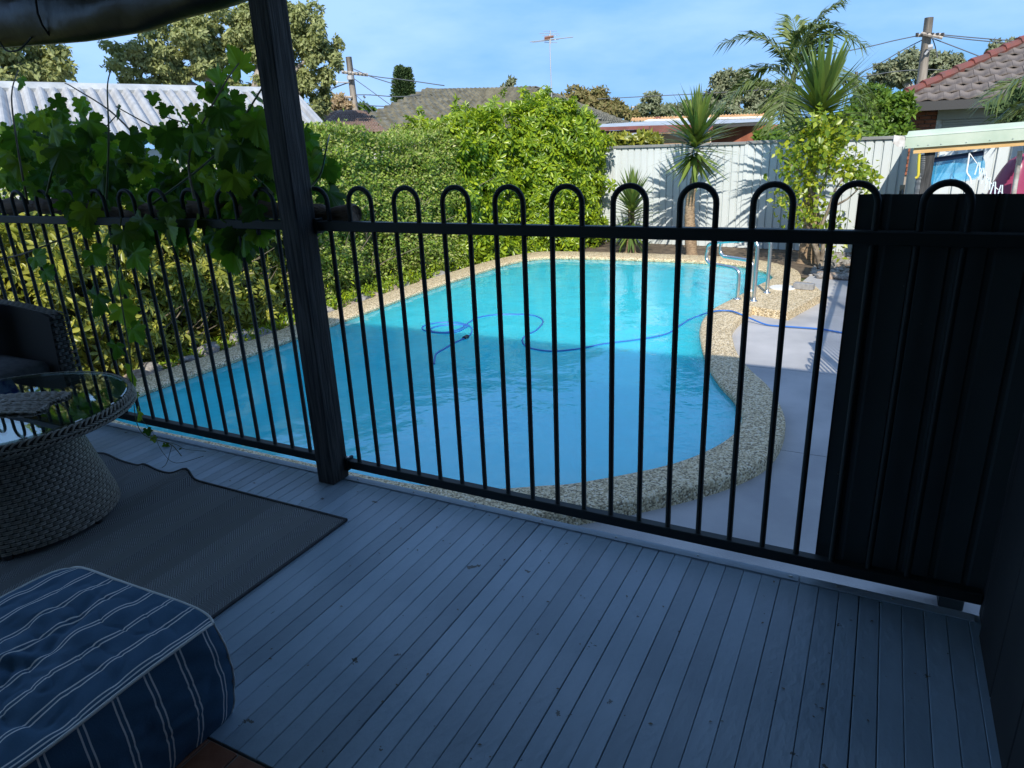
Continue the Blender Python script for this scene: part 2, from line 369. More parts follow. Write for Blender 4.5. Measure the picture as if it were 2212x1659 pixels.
# blue mesh bag
m = bpy.data.materials.new('blue_mesh'); m.use_nodes = True; n = m.node_tree; MATS['blue_mesh'] = m; b = n.nodes['Principled BSDF']; b.inputs['Base Color'].default_value = (.05,.42,.74,1)
tr = node(n, 'ShaderNodeBsdfTransparent'); tr.inputs['Color'].default_value = (.75,.92,1,1); mxs = node(n, 'ShaderNodeMixShader'); mxs.inputs[0].default_value = .6
n.links.new(b.outputs[0], mxs.inputs[1]); n.links.new(tr.outputs[0], mxs.inputs[2]); n.links.new(mxs.outputs[0], n.nodes['Material Output'].inputs['Surface'])
# woven outdoor rug: chevron ribs
m = mat('rug', (.1,.1,.1)); n, b = N(m); b.inputs['Roughness'].default_value = .85; b.inputs['Specular IOR Level'].default_value = .3
tcn = node(n, 'ShaderNodeTexCoord'); sx = node(n, 'ShaderNodeSeparateXYZ'); n.links.new(tcn.outputs['Object'], sx.inputs[0])
zig = math_n(n, 'PINGPONG', sx.outputs[0], .055); h = math_n(n, 'ADD', sx.outputs[1], math_n(n, 'MULTIPLY', zig, .9))
rib = math_n(n, 'SINE', math_n(n, 'MULTIPLY', h, 620.0)); crs = math_n(n, 'SINE', math_n(n, 'MULTIPLY', sx.outputs[0], 700.0))
hh = math_n(n, 'MULTIPLY_ADD', crs, .35, rib); fac = math_n(n, 'MULTIPLY_ADD', hh, .3, .5)
band = math_n(n, 'GREATER_THAN', math_n(n, 'PINGPONG', sx.outputs[0], .22), .11)
r = node(n, 'ShaderNodeValToRGB'); r.color_ramp.elements[0].color = (.10,.11,.115,1); r.color_ramp.elements[1].color = (.34,.36,.365,1); n.links.new(fac, r.inputs[0])
mxc = node(n, 'ShaderNodeMix', data_type='RGBA', blend_type='MULTIPLY'); mxc.inputs[7].default_value = (.62,.62,.64,1); n.links.new(math_n(n, 'MULTIPLY', band, .35), mxc.inputs[0]); n.links.new(r.outputs[0], mxc.inputs[6]); n.links.new(mxc.outputs[2], b.inputs['Base Color'])
bp = node(n, 'ShaderNodeBump'); bp.inputs['Strength'].default_value = .7; bp.inputs['Distance'].default_value = .003; n.links.new(hh, bp.inputs['Height']); n.links.new(bp.outputs[0], b.inputs['Normal'])
# ottoman cloth: pairs of thin white stripes on navy, across X on the top, across Y on the sides that face X
m = mat('navy_stripe', (.02,.04,.1)); n, b = N(m); b.inputs['Roughness'].default_value = .8; b.inputs['Specular IOR Level'].default_value = .25
at = node(n, 'ShaderNodeAttribute', attribute_name='stripe_u')
fr_ = math_n(n, 'PINGPONG', math_n(n, 'ADD', at.outputs['Fac'], 10.0), .041)
s = math_n(n, 'LESS_THAN', math_n(n, 'ABSOLUTE', math_n(n, 'SUBTRACT', fr_, .0062)), .0021)
nzt = node(n, 'ShaderNodeTexNoise'); nzt.inputs['Scale'].default_value = 250; tcn = node(n, 'ShaderNodeTexCoord'); n.links.new(tcn.outputs['Object'], nzt.inputs['Vector'])
r = node(n, 'ShaderNodeValToRGB'); r.color_ramp.elements[0].color = (.045,.115,.205,1); r.color_ramp.elements[1].color = (.065,.15,.255,1); n.links.new(nzt.outputs['Fac'], r.inputs[0])
mxc = node(n, 'ShaderNodeMix', data_type='RGBA'); mxc.inputs[7].default_value = (.74,.76,.76,1); n.links.new(s, mxc.inputs[0]); n.links.new(r.outputs[0], mxc.inputs[6]); n.links.new(mxc.outputs[2], b.inputs['Base Color'])
bp = node(n, 'ShaderNodeBump'); bp.inputs['Strength'].default_value = .25; bp.inputs['Distance'].default_value = .002; n.links.new(nzt.outputs['Fac'], bp.inputs['Height']); n.links.new(bp.outputs[0], b.inputs['Normal'])
mat('piping', (.72,.74,.73), None, rough=.8)
mat('pillow_blue', (.03,.06,.35), (.25,.4,.7), 14, .9, sharp=(.45, .55))
# deck paint: add worn chips and long hairline grain
m = M['deck_paint']; n, b = N(m); base = b.inputs['Base Color'].links[0].from_socket
oi = node(n, 'ShaderNodeObjectInfo'); tcn = node(n, 'ShaderNodeTexCoord'); geo = node(n, 'ShaderNodeNewGeometry')
nz1 = node(n, 'ShaderNodeTexNoise'); nz1.inputs['Scale'].default_value = 11; nz1.inputs['Detail'].default_value = 6; nz1.inputs['Roughness'].default_value = .62; n.links.new(geo.outputs['Position'], nz1.inputs['Vector'])
chip = math_n(n, 'GREATER_THAN', nz1.outputs['Fac'], .68)
mx1 = node(n, 'ShaderNodeMix', data_type='RGBA'); mx1.inputs[7].default_value = (.085,.092,.085,1); n.links.new(chip, mx1.inputs[0]); n.links.new(base, mx1.inputs[6])
tone = math_n(n, 'MULTIPLY_ADD', oi.outputs['Random'], .30, .85)
mx2 = node(n, 'ShaderNodeMix', data_type='RGBA', blend_type='MULTIPLY'); mx2.inputs[0].default_value = 1; n.links.new(mx1.outputs[2], mx2.inputs[6])
cbn = node(n, 'ShaderNodeCombineXYZ')
for i in range(3): n.links.new(tone, cbn.inputs[i])
n.links.new(cbn.outputs[0], mx2.inputs[7]); n.links.new(mx2.outputs[2], b.inputs['Base Color'])

# ================================================================== SETTING
ZP, ZC, ZW, S_ = -0.50, -0.41, -0.465, 1.116          # path, coping top, water, survey scale
# pool outline: inner and outer edge of the coping (pairs)
PAIRS = [((-4.3,2.58),(-4.3,2.25)), ((-4.62,2.7),(-4.9,2.4)), ((-4.72,3.0),(-5.03,2.9)), ((-4.72,4.0),(-5.02,4.0)), ((-4.74,5.5),(-5.08,5.5)), ((-4.76,6.8),(-5.1,6.85)),
 ((-4.72,7.8),(-5.06,7.9)), ((-4.65,8.7),(-4.97,8.9)), ((-4.5,9.2),(-4.75,9.62)), ((-4.14,9.45),(-4.35,9.91)), ((-2.91,9.56),(-3.04,9.99)), ((-1.96,9.53),(-2.05,9.99)),
 ((-1.57,9.42),(-1.6,9.93)), ((-1.32,9.2),(-1.28,9.74)), ((-1.14,8.98),(-1.0,9.46)), ((-1.04,8.72),(-.8,9.1)), ((-1.04,8.5),(-.72,8.6)), ((-1.13,8.1),(-.75,8.1)),
 ((-1.21,7.62),(-.85,7.6)), ((-1.28,7.25),(-.95,7.25)), ((-1.35,6.85),(-1.02,6.85)), ((-1.35,6.44),(-1.05,6.4)), ((-1.31,6.14),(-1.03,6.1)), ((-1.24,5.82),(-.97,5.83)),
 ((-1.12,5.4),(-.86,5.43)), ((-.98,5.0),(-.7,5.05)), ((-.84,4.68),(-.54,4.75)), ((-.7,4.42),(-.42,4.42)), ((-.6,4.13),(-.345,4.07)), ((-.605,3.82),(-.36,3.67)),
 ((-.7,3.53),(-.46,3.39)), ((-.87,3.26),(-.66,3.10)), ((-1.19,2.94),(-1.0,2.74)), ((-1.36,2.83),(-1.25,2.55)), ((-1.59,2.70),(-1.55,2.38)), ((-1.94,2.60),(-1.95,2.27)),
 ((-2.38,2.58),(-2.38,2.25)), ((-3.3,2.58),(-3.3,2.25))]
INN = np.array(catmull([np.array(a)*S_ for a, b_ in PAIRS], 5, True)); OUT = np.array(catmull([np.array(b_)*S_ for a, b_ in PAIRS], 5, True)); NP_ = len(INN)
def ring(loops, close_first=False):
    """list of (xy array, z): skin between successive closed loops"""
    mb = MB(); n = len(loops[0][0])
    V = [(p[0], p[1], z) for xy, z in loops for p in xy]
    F = [(i*n+k, i*n+(k+1) % n, (i+1)*n+(k+1) % n, (i+1)*n+k) for i in range(len(loops)-1) for k in range(n)]
    return mb.add(V, F)
def lerp(a, b, t): return a*(1-t)+b*t
def structure(o): o['kind'] = 'structure'; return o
def fill_holes(outer, holes, z):
    bm = bmesh.new()
    for lp in [outer]+holes:
        vs = [bm.verts.new((p[0], p[1], z)) for p in lp]
        for i in range(len(vs)): bm.edges.new((vs[i], vs[(i+1) % len(vs)]))
    bmesh.ops.triangle_fill(bm, use_beauty=True, edges=bm.edges[:])
    for f in bm.faces:
        f.normal_update()
        if f.normal.z < 0: f.normal_flip()
    me = bpy.data.meshes.new('fill'); bm.to_mesh(me); bm.free(); return me
hole = lerp(INN, OUT, .5)
me = fill_holes([(-300,-300), (300,-300), (300,300), (-300,300)], [hole], -.53); me.materials.append(M['grass_ground']); structure(part('ground', me))
# garden soil round the pool's left and far side
bed = [(-9,1.2), (-9,13.4), (.3,12.6), (.3,10.35), (-.55,10.3)] + [tuple(p) for p in hole[80:40:-1]] + [tuple(p) for p in hole[40:4:-4]] + [(-5.6,1.2)]
me = MB().add([(p[0], p[1], -.512) for p in [(-9,1.2), (-5.35,1.2), (-5.35,11.0), (-4.4,11.0), (-1.2,11.0), (-1.0,10.5), (-.95,10.2), (.3,10.2), (.3,12.6), (-9,13.4)]], [tuple(range(10))]).mesh('garden_bed', M['soil'])
structure(part('garden_bed', me))
# concrete path with saw-cut joints: slabs
pathpoly_x = lambda y: float(np.interp(y, [2.3,2.8,3.3,3.8,4.4,5.0,5.6,6.3,7.2,7.8,8.6,10.3], [-2.0,-1.4,-.95,-.7,-.58,-.7,-.95,-1.22,-1.24,-1.2,-.95,-.75]))
path = bpy.data.objects.new('path', None); link(path, None, (0, 5, ZP)); structure(path)
for y0, y1 in ((2.30,4.32), (4.32,5.98), (5.98,8.05), (8.05,10.28)):
    ys = np.linspace(y0+.003, y1-.003, 7); poly = [(1.35, ys[0])] + [(1.35, ys[-1])] + [(pathpoly_x(y), y) for y in ys[::-1]]
    MB().prism(poly, ZP-.08, ZP).build('slab', M['concrete'], path)
# coping with a rounded nose
t = lerp
autosmooth(structure(ring([(t(INN,OUT,.10), -.475), (INN, -.462), (t(INN,OUT,-.02), -.435), (t(INN,OUT,.02), ZC-.008), (t(INN,OUT,.08), ZC), (t(INN,OUT,.92), ZC), (t(INN,OUT,.98), ZC-.008), (OUT, ZC-.025), (OUT, -.56)]).build('pool_coping', M['pebblecrete'])), 50)
structure(ring([(t(INN,OUT,.06), -.470), (t(INN,OUT,.06), -.60)]).build('waterline_tiles', M['pool_tile']))
FL = t(INN, OUT, .055)
floor_z = np.interp(FL[:, 1], [2.9, 5.0, 9.0, 10.7], [-1.02, -1.08, -1.22, -1.25])
basin = MB(); V = [(p[0], p[1], -.60) for p in FL] + [(p[0]*.985-.04, p[1]*.985+.1, z) for p, z in zip(FL, floor_z)]
basin.add(V, [(k, (k+1) % NP_, NP_+(k+1) % NP_, NP_+k) for k in range(NP_)] + [tuple(range(2*NP_-1, NP_-1, -1))])
structure(basin.build('pool_basin', M['plaster'], smooth=False))
for i, (r_, z_) in enumerate(((1.3,-.93), (.95,-.78), (.6,-.64))):      # rounded entry steps under the water
    c = np.array([-.95, 4.15]); poly = [tuple(c + r_*np.array([math.cos(a), math.sin(a)])*np.array([1, 1.15])) for a in np.linspace(math.pi*.62, math.pi*1.42, 20)] + [(-.72, 3.95), (-.72, 4.7)]
    structure(MB().prism(poly, -1.2, z_).build('pool_step', M['plaster']))
wl = t(INN, OUT, .05)
me = fill_holes([tuple(p) for p in wl], [], ZW); me.materials.append(M['water']); structure(part('pool_water', me))
# block beside the coping that carries the hand rails
blk = structure(MB().prism([(-1.20,7.86), (-.73,7.68), (-.47,8.72), (-.66,9.35), (-1.0,9.4)], -.56, ZC+.004).build('pool_step_block', M['pebblecrete']))

# ---- deck: planks, edge strip, screws
deck = bpy.data.objects.new('deck', None); link(deck, None, (-2.4, 1.5, 0)); structure(deck)
plank_meshes = []
for k in range(6):
    w = .0593; g = (.0012, .0016, .0010, .0022, .0014, .0030)[k]
    plank_meshes.append(MB().bbox((-w/2+g/2, -.667, -.022), (w/2-g/2, .667, 0), .0016).mesh('plank', M['deck_paint']))
x = -.092 + .0593/2 - 82*.0593
i = 0
while x < .42:
    o = inst('plank', plank_meshes[random.choice((0,0,1,1,2,2,4,3,5))], deck, (x, 1.524, random.uniform(-.0011, .0)))
    o.rotation_euler = (0, random.gauss(0, .006), random.gauss(0, .0002)); x += .0593; i += 1
MB().box((-5.1,.86,-.07), (.43,2.15,-.024)).build('joist', M['house_dark'], deck)
MB().box((-5.1,2.15,-.5), (.43,2.19,-.004)).build('edge_board', M['deck_paint'], deck)
MB().bbox((-2.02,2.150,.0005), (-.098,2.188,.0035), .0008).build('edge_strip', M['trim_metal'], deck)
MB().bbox((-.092,2.148,.0005), (.398,2.186,.0035), .0008).build('edge_strip', M['trim_metal'], deck)
MB().bbox((-5.0,2.150,.0005), (-2.11,2.188,.0035), .0008).build('edge_strip', M['trim_metal'], deck)
# leaf litter and grit on the boards
k = 150; pos = np.c_[rng.uniform(-2.6,.38,k), rng.uniform(.9,2.14,k), np.full(k,.0015)]
lt_ = scatter('leaf_litter', LEAF_V, LEAF_F, pos, rvec(k)*np.array([1,1,.05]), np.tile([0,0,1.0],(k,1)), rng.uniform(.004,.014,k), M['twig'], None, kind='stuff'); tag(lt_, 'specks of leaf litter scattered over the deck boards', 'litter')
scr = MB().lathe([(.0045,0), (.0045,.001), (.003,.0025), (0,.003)], (0,0,0), 10).mesh('screw', M['screw'])
for sx_ in list(np.arange(-4.7, .4, .305)) + [-.12, .02]: inst('screw', scr, deck, (sx_, 2.168, .0035))

# ---- terracotta tiles at the house door
tf = bpy.data.objects.new('tiled_floor', None); link(tf, None, (-1, .5, -.02)); structure(tf)
MB().box((-2.3,-2.5,-.03), (.43,.8535,-.006)).build('grout_bed', M['grout'], tf)
tile = MB().bbox((-.0485,-.0485,-.01), (.0485,.0485,0), .003).mesh('tile', M['terracotta'])
for ix in range(26):
    for iy in range(8): inst('tile', tile, tf, (-2.243+ix*.1025, .802-iy*.1025, random.uniform(-.001, .0006)))

# ---- the house that shades the deck: roof over the deck, wall to the right, rear wall
hs = thing('house', 'dark house wall and low roof sheltering the grey deck', 'house', (0, -2.5, 0))
MB().add([(x_,y_,z_) for x_ in (.415,.60) for y_,z_ in ((-2.8,-.5),(2.135,-.5),(2.135,2.385),(-2.8,3.19))], [(0,1,2,3),(7,6,5,4),(0,4,5,1),(1,5,6,2),(2,6,7,3),(3,7,4,0)]).build('side_wall', M['house_dark'], hs)
MB().box((-4.2,-2.82,-.5), (4.4,-2.62,3.16)).build('rear_wall', M['house_white'], hs)
mb = MB(); V = [(-4.2,2.32,2.36), (4.5,2.32,2.36), (4.5,-2.9,3.2), (-4.2,-2.9,3.2), (-4.2,2.32,2.40), (4.5,2.32,2.40), (4.5,-2.9,3.24), (-4.2,-2.9,3.24)]
mb.add(V, [(0,1,2,3), (7,6,5,4), (0,4,5,1), (1,5,6,2), (2,6,7,3), (3,7,4,0)]).build('roof', M['house_white'], hs)
MB().box((-4.2,2.20,2.06), (4.4,2.25,2.33)).build('fascia_beam', M['house_dark'], hs)
MB().bbox((.412,2.08,0), (.50,2.20,2.06), .004).build('wall_post', M['post_wood'], hs)
for k in range(7): MB().bbox((.402,.2+.27*k,.0), (.4148,.463+.27*k,2.3), .003).build('cladding_board', M['house_dark'], hs)
# ---- timber post
pst = MB().bbox((-2.112,2.082,.0), (-2.022,2.190,2.055), .004).build('veranda_post', M['post_wood'], base=(-2.067,2.136,0))
tag(pst, 'dark weathered timber veranda post standing at the deck edge', 'post')
# ================================================================== POOL FENCES
def hoop_mesh(name, hw, zb, zr, r=.0095):
    """one bent tube: two legs and the loop that joins them; local x across, z up"""
    pts = [(-hw,0,zb), (-hw,0,zr-hw-.02)] + [(hw*math.cos(a), 0, zr-hw+hw*math.sin(a)) for a in np.linspace(math.pi, 0, 15)] + [(hw,0,zr-hw-.02), (hw,0,zb)]
    me = MB().tube(pts, r, 10).mesh(name, M['black_metal']); me.polygons.foreach_set('use_smooth', [True]*len(me.polygons)); return me
FY = 2.192
def rails(par, p0, p1, zt=1.144, zb=.045):
    """square top and bottom rail between two ground points"""
    d = np.array(p1)-np.array(p0); Ln = np.linalg.norm(d); a = math.atan2(d[1], d[0])
    for z0, nm in ((zt-.038, 'top_rail'), (zb, 'bottom_rail')):
        Mx = Matrix.Translation((p0[0], p0[1], 0)) @ Matrix.Rotation(a, 4, 'Z')
        MB().bbox((0,-.019,z0), (Ln,.019,z0+.038), .003, Mx).build(nm, M['black_metal'], par)
hm = hoop_mesh('hoop', .0545, .06, 1.270)
fr1 = thing('pool_fence', 'black loop-top pool fence panel right of the timber post', 'fence', (-1.0, FY, 0))
rails(fr1, (-2.021, FY), (.41, FY))
for k in range(10): inst('hoop', hm, fr1, (-1.792+.2163*k, FY, 0))
pts = [(-1.954,FY,.06), (-1.954,FY,1.2)] + [(-2.008+.0545*math.cos(a), FY, 1.2155+.0545*math.sin(a)) for a in np.linspace(0, 1.75, 9)]
MB().tube(pts, .0095, 10).build('half_hoop', M['black_metal'], fr1, True)
for zz in (1.125, .064): MB().bbox((-2.0215,FY-.024,zz-.03), (-2.006,FY+.024,zz+.03), .003).build('bracket', M['black_metal'], fr1)
MB().lathe([(.009,0), (.009,.006), (0,.008)], (-2.012, FY-.012, .094), 8).build('bolt', M['screw'], fr1)
fr2 = thing('pool_fence', 'black loop-top pool fence panel under the grapevine', 'fence', (-3.6, FY, 0))
rails(fr2, (-5.4, FY), (-2.113, FY))
hm2 = hoop_mesh('hoop', .0557, .06, 1.270)
for k in range(14): inst('hoop', hm2, fr2, (-2.300-.2226*k, FY, 0))
# sheet of black ribbed metal fixed behind the right end of the fence
pn = thing('privacy_panel', 'black ribbed metal sheet fixed behind the pool fence', 'panel', (.2, 2.235, 0))
prof = []; xx = -.056
while xx < 1.6:
    prof += [(xx, 2.232), (xx+.058, 2.232), (xx+.064, 2.240), (xx+.076, 2.240), (xx+.082, 2.232)]; xx += .088
V = [(p[0], p[1], z) for z in (.012, 1.238) for p in prof]; n_ = len(prof)
MB().add(V, [(k, k+1, n_+k+1, n_+k) for k in range(n_-1)]).build('sheet', M['panel_black'], pn)
MB().bbox((-.0585,2.228,.010), (-.0555,2.246,1.239), .0006).build('edge_trim', M['black_metal'], pn)
for u, v in ((1952,618), (1974,620), (1810,1024), (1990,700)):
    p = P(u, v, Y=2.229); MB().lathe([(.0022,0), (0,.001)], (p[0], 2.229, p[2]), 6).build('pinhole_dot', M['screw'], pn)  # pale discs imitate daylight showing through pinholes in the sheet
gt = thing('stair_gate', 'short black barred gate standing below the deck corner', 'gate', (.29, 3.0, ZP))
for z0 in (ZP+.05, ZP+.72): MB().box((.19,2.985,z0), (.40,3.015,z0+.035)).build('rail', M['black_metal'], gt)
for k in range(8): MB().tube([(.195+.028*k,3.0,ZP+.06), (.195+.028*k,3.0,ZP+.74)], .007, 6).build('bar', M['black_metal'], gt, True)
MB().bbox((.41,2.96,ZP), (.50,3.05,ZP+.9), .004).build('post', M['black_metal'], gt)
# pool fence that runs along the far side of the path (its shadow falls on the concrete)
fr3 = thing('pool_fence', 'black loop-top pool fence along the concrete path by the shelter', 'fence', (.20, 7, ZP))
hm3 = hoop_mesh('hoop', .047, ZP+.07, ZP+1.2)
for j in range(3):
    y0, y1 = 3.2+2.1*j, 3.2+2.1*(j+1)-.05
    for z0, nm in ((ZP+1.06, 'top_rail'), (ZP+.06, 'bottom_rail')): MB().box((.182,y0,z0), (.218,y1,z0+.038)).build(nm, M['black_metal'], fr3)
    for k in range(11):
        o = inst('hoop', hm3, fr3, (.20, y0+.10+.19*k, 0)); o.rotation_euler = (0, 0, math.pi/2)
    MB().box((.175,y1,ZP), (.225,y1+.05,ZP+1.25)).build('post', M['black_metal'], fr3)

# ================================================================== GRAPEVINE
gv = thing('grapevine', 'leafy grapevine sprawling over the pool fence left of the post', 'vine', (-3.2, 2.3, .0))
tr_pts = catmull([(-1.86,2.245,1.165), (-2.1,2.25,1.165), (-2.5,2.262,1.18), (-3.0,2.25,1.165), (-3.4,2.265,1.15), (-3.9,2.255,1.19), (-4.4,2.27,1.18), (-5.2,2.28,1.16)], 6)
MB().tube(tr_pts, [.036+.009*math.sin(i*1.3)+.006*math.sin(i*2.9) for i in range(len(tr_pts))], 12).build('trunk', M['vine_wood'], gv, True)
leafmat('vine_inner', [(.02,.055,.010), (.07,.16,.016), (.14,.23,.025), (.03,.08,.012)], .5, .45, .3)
def grape_leaf(seed):
    rr = random.Random(seed); cupz = rr.uniform(.04,.16)
    ang = [-2.75,-2.3,-1.9,-1.55,-1.2,-.75,-.45,-.2,0,.2,.45,.75,1.2,1.55,1.9,2.3,2.75]
    rad = [.34,.52,.60,.47,.80,.58,.72,.88,1.0,.88,.72,.58,.80,.47,.60,.52,.34]
    A, Rr = [], []
    for i in range(len(ang)-1):
        for tq in (0,.25,.5,.75):
            a = ang[i]*(1-tq)+ang[i+1]*tq; q = rad[i]*(1-tq)+rad[i+1]*tq
            A.append(a); Rr.append(q*(1+(.05 if tq in (.25,.75) else -.05)+rr.uniform(-.03,.03)))
    A.append(ang[-1]); Rr.append(rad[-1])
    V = [(0,0,0)]
    for f in (.55, 1.0):
        for a, q in zip(A, Rr):
            x_, y_ = q*f*math.sin(a), q*f*math.cos(a)
            V.append((x_*.62, y_*.62+.02, cupz*(-abs(x_)**1.6*.9 - .35*(q*f)**2) + .05*math.cos(5*a)*f + rr.uniform(-.012,.012)))
    n_ = len(A); F = [(0, 1+i+1, 1+i) for i in range(n_-1)] + [(1+i, 1+i+1, 1+n_+i+1, 1+n_+i) for i in range(n_-1)]
    me = MB().add(V, F).mesh('leaf', M['vine_leaf']); me.polygons.foreach_set('use_smooth', [True]*len(me.polygons)); return me
GL = [grape_leaf(s_) for s_ in range(7)]
def add_leaf(p, size, tip=None, face=None):
    y_ = Vector(tip if tip is not None else (random.gauss(0,.45), random.gauss(0,.3), -1)).normalized()
    z_ = Vector(face if face is not None else (random.gauss(.35,.5), random.gauss(-.55,.5), random.gauss(.45,.35)))
    z_ = (z_ - z_.dot(y_)*y_).normalized(); x_ = y_.cross(z_)
    q = Matrix((x_, y_, z_)).transposed().to_quaternion()
    inst('leaf', random.choice(GL), gv, tuple(p), q, size)
top_line = lambda u: np.interp(u, [0,60,120,180,240,330,420,470,520,560,600], [235,185,215,195,235,250,195,150,175,190,210])
bot_line = lambda u: np.interp(u, [0,60,140,200,330,450,520,600], [395,400,440,530,520,520,560,560])
shoots = MB(); cnt = 0
for _ in range(1600):
    if cnt >= 250: break
    u = random.uniform(-60, 605); v = random.uniform(120, 570); tl, bl = top_line(max(u,0)), bot_line(max(u,0))
    if not tl+15 < v < bl: continue
    if v < tl+75 and random.random() < .45: continue
    if v > 450 and random.random() < .35: continue
    if v > 430 and (u < 130 or random.random() < .3): continue
    yy = random.uniform(2.16, 2.72) if v < 430 else random.uniform(2.14, 2.3)
    p = P(u, v, Y=yy); size = random.choice((.12,.14,.16,.18,.20,.21)) if v > tl+50 else random.uniform(.07,.12)
    add_leaf(p, size); cnt += 1
for _ in range(26):
    u = random.uniform(650, 735); v = random.uniform(275, 455)
    if v < 275+(u-650)*.5: continue
    add_leaf(P(u, v, Y=random.uniform(2.32, 2.62)), random.uniform(.09,.17))
for u, v, s_, tp in ((520,150,.17,(-.5,0,1)), (478,178,.15,(-.9,0,.5)), (455,245,.2,(-.3,0,-1)), (360,232,.10,None), (330,205,.08,None), (120,215,.11,None), (45,170,.1,None), (255,235,.09,None), (85,255,.16,None), (500,215,.14,None)):
    add_leaf(P(u, v, Y=2.3), s_, tp)
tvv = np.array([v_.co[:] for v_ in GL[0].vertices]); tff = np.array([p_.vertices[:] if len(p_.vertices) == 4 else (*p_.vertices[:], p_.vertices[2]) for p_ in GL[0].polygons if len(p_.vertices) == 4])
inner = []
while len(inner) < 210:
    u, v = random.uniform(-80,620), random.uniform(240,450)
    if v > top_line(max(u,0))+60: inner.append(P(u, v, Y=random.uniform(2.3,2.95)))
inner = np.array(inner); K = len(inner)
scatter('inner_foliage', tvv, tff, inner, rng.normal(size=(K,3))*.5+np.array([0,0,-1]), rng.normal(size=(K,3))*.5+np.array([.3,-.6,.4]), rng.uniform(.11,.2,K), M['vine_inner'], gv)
# hanging shoot beside the table
hang = [(262,470),(252,560),(254,600),(262,650),(270,700),(278,745),(283,790),(287,828),(290,880),(296,915),(312,940),(345,952),(372,962),(392,985)]
hp = catmull([P(u, v, Y=2.10-.02*i) for i, (u, v) in enumerate(hang)], 4)
MB().tube(hp, [.0035]*30+[.002]*(len(hp)-30), 6).build('shoot', M['stem_green'], gv, True)
for u, v, s_, tp in ((268,500,.20,(.1,0,-1)), (200,545,.16,(.7,0,-.6)), (290,545,.19,(.5,0,-.9)), (210,640,.21,(-.6,0,-1)), (262,665,.17,(.4,0,-1)), (286,712,.15,(.7,0,-.8)), (250,745,.14,(-.4,0,-1)), (275,800,.17,(.3,0,-1)), (290,850,.06,(-.2,0,-1)), (300,890,.10,(-.5,0,-1)), (262,605,.18,(-.7,0,-.6)), (75,555,.15,(.9,0,-.3)), (95,585,.13,(.8,0,-.5)), (330,945,.05,None), (358,960,.05,None), (388,975,.05,None), (318,928,.06,None)):
    add_leaf(P(u, v, Y=2.08), s_, tp, (random.gauss(.3,.3), -.8, random.gauss(.4,.2)))
for chain in (((0,560),(60,545),(160,505),(250,470)), ((240,440),(300,330),(250,250),(160,190),(140,180)), ((330,440),(470,330),(560,200),(578,165)), ((590,420),(520,360),(380,300),(250,230)), ((60,440),(40,330),(25,210),(40,150)), ((420,430),(410,330),(480,190),(525,125)), ((230,430),(235,300),(232,190),(240,150)), ((600,400),(560,330),(470,290),(350,250)), ((100,420),(130,330),(200,300),(260,240)), ((640,440),(690,380),(705,320),(712,290))):
    pts = catmull([P(u, v, Y=2.25+.12*math.sin(j*1.7+u)) for j, (u, v) in enumerate(chain)], 6)
    MB().tube(pts, np.linspace(.006, .0022, len(pts)), 6).build('shoot', M['twig'] if random.random() < .5 else M['stem_green'], gv, True)
for pts in (((300,900),(330,935),(350,975),(380,1000),(440,985)), ((345,952),(380,960),(400,970),(445,975)), ((372,960),(360,1000),(350,1010))):
    MB().tube(catmull([P(u, v, Y=1.9) for u, v in pts], 6), .0011, 5).build('tendril', M['stem_green'], gv, True)

# ================================================================== ROLLED BLIND under the beam
bl_ = thing('rolled_blind', 'dark plastic outdoor blind bunched under the veranda beam', 'blind', (-3.2, 2.16, 1.95))
prof_x = np.linspace(-5.0, -2.10, 40); V = []; nb = 14
for i, xx in enumerate(prof_x):
    low = np.interp(xx, [-5.0,-3.9,-3.2,-2.79,-2.59,-2.35,-2.24,-2.1], [1.955,1.937,1.903,1.905,1.928,1.94,1.952,1.97])
    hgt = np.interp(xx, [-5,-3.2,-2.5,-2.1], [.24,.22,.15,.09])
    for j in range(nb):
        a = 2*math.pi*j/nb; wv = 1+.13*math.sin(xx*9+3*a)+.08*math.sin(xx*23+2*a)
        V.append((xx, 2.17+.075*math.cos(a)*wv, low+hgt/2+hgt/2*math.sin(a)*(wv if math.sin(a) > -.6 else 1)))
F = [(i*nb+j, i*nb+(j+1) % nb, (i+1)*nb+(j+1) % nb, (i+1)*nb+j) for i in range(39) for j in range(nb)] + [tuple(range(39*nb, 40*nb))]
MB().add(V, F).build('rolled_sheet', M['blind'], bl_, True)
for xx in (-3.35,-4.1): MB().tube([(xx+.02*math.sin(a), 2.17+.088*math.cos(a), 2.045+.125*math.sin(a)) for a in np.linspace(0, 6.28, 18)[:-1]], .005, 6, closed=True).build('strap', M['house_dark'], bl_, True)
MB().tube(catmull([(-3.75,2.12,1.95), (-3.68,2.1,1.905), (-3.58,2.1,1.90), (-3.5,2.12,1.945)], 6), .004, 6).build('cord', M['house_dark'], bl_, True)

# ================================================================== FURNITURE
def weave(mb, origin, ud, vd, nd, nu, nv, su, sv, h=.004, jitter=0):
    """woven surface: over-under pads on a parametric patch; origin(u,v)->point given by callables"""
    for i in range(nu):
        for j in range(nv):
            if (i+j) % 2: continue
            for q in (-.22, .22):
                u0, u1, v0, v1 = (i+.02)*su, (i+1.98)*su, (j+.5+q-.19)*sv, (j+.5+q+.19)*sv
                um = (u0+u1)/2
                a = [origin(u0,v0,0), origin(u0,v1,0), origin((u0*.7+um*.3),v0,h*.8), origin((u0*.7+um*.3),v1,h*.8), origin((u1*.7+um*.3),v0,h*.8), origin((u1*.7+um*.3),v1,h*.8), origin(u1,v0,0), origin(u1,v1,0)]
                mb.add(a, [(0,2,3,1), (2,4,5,3), (4,6,7,5)])
tbl = thing('wicker_table', 'round woven wicker table with a glass top', 'table', (-3.0, 1.33, 0))
TC = np.array([-3.0, 1.33])
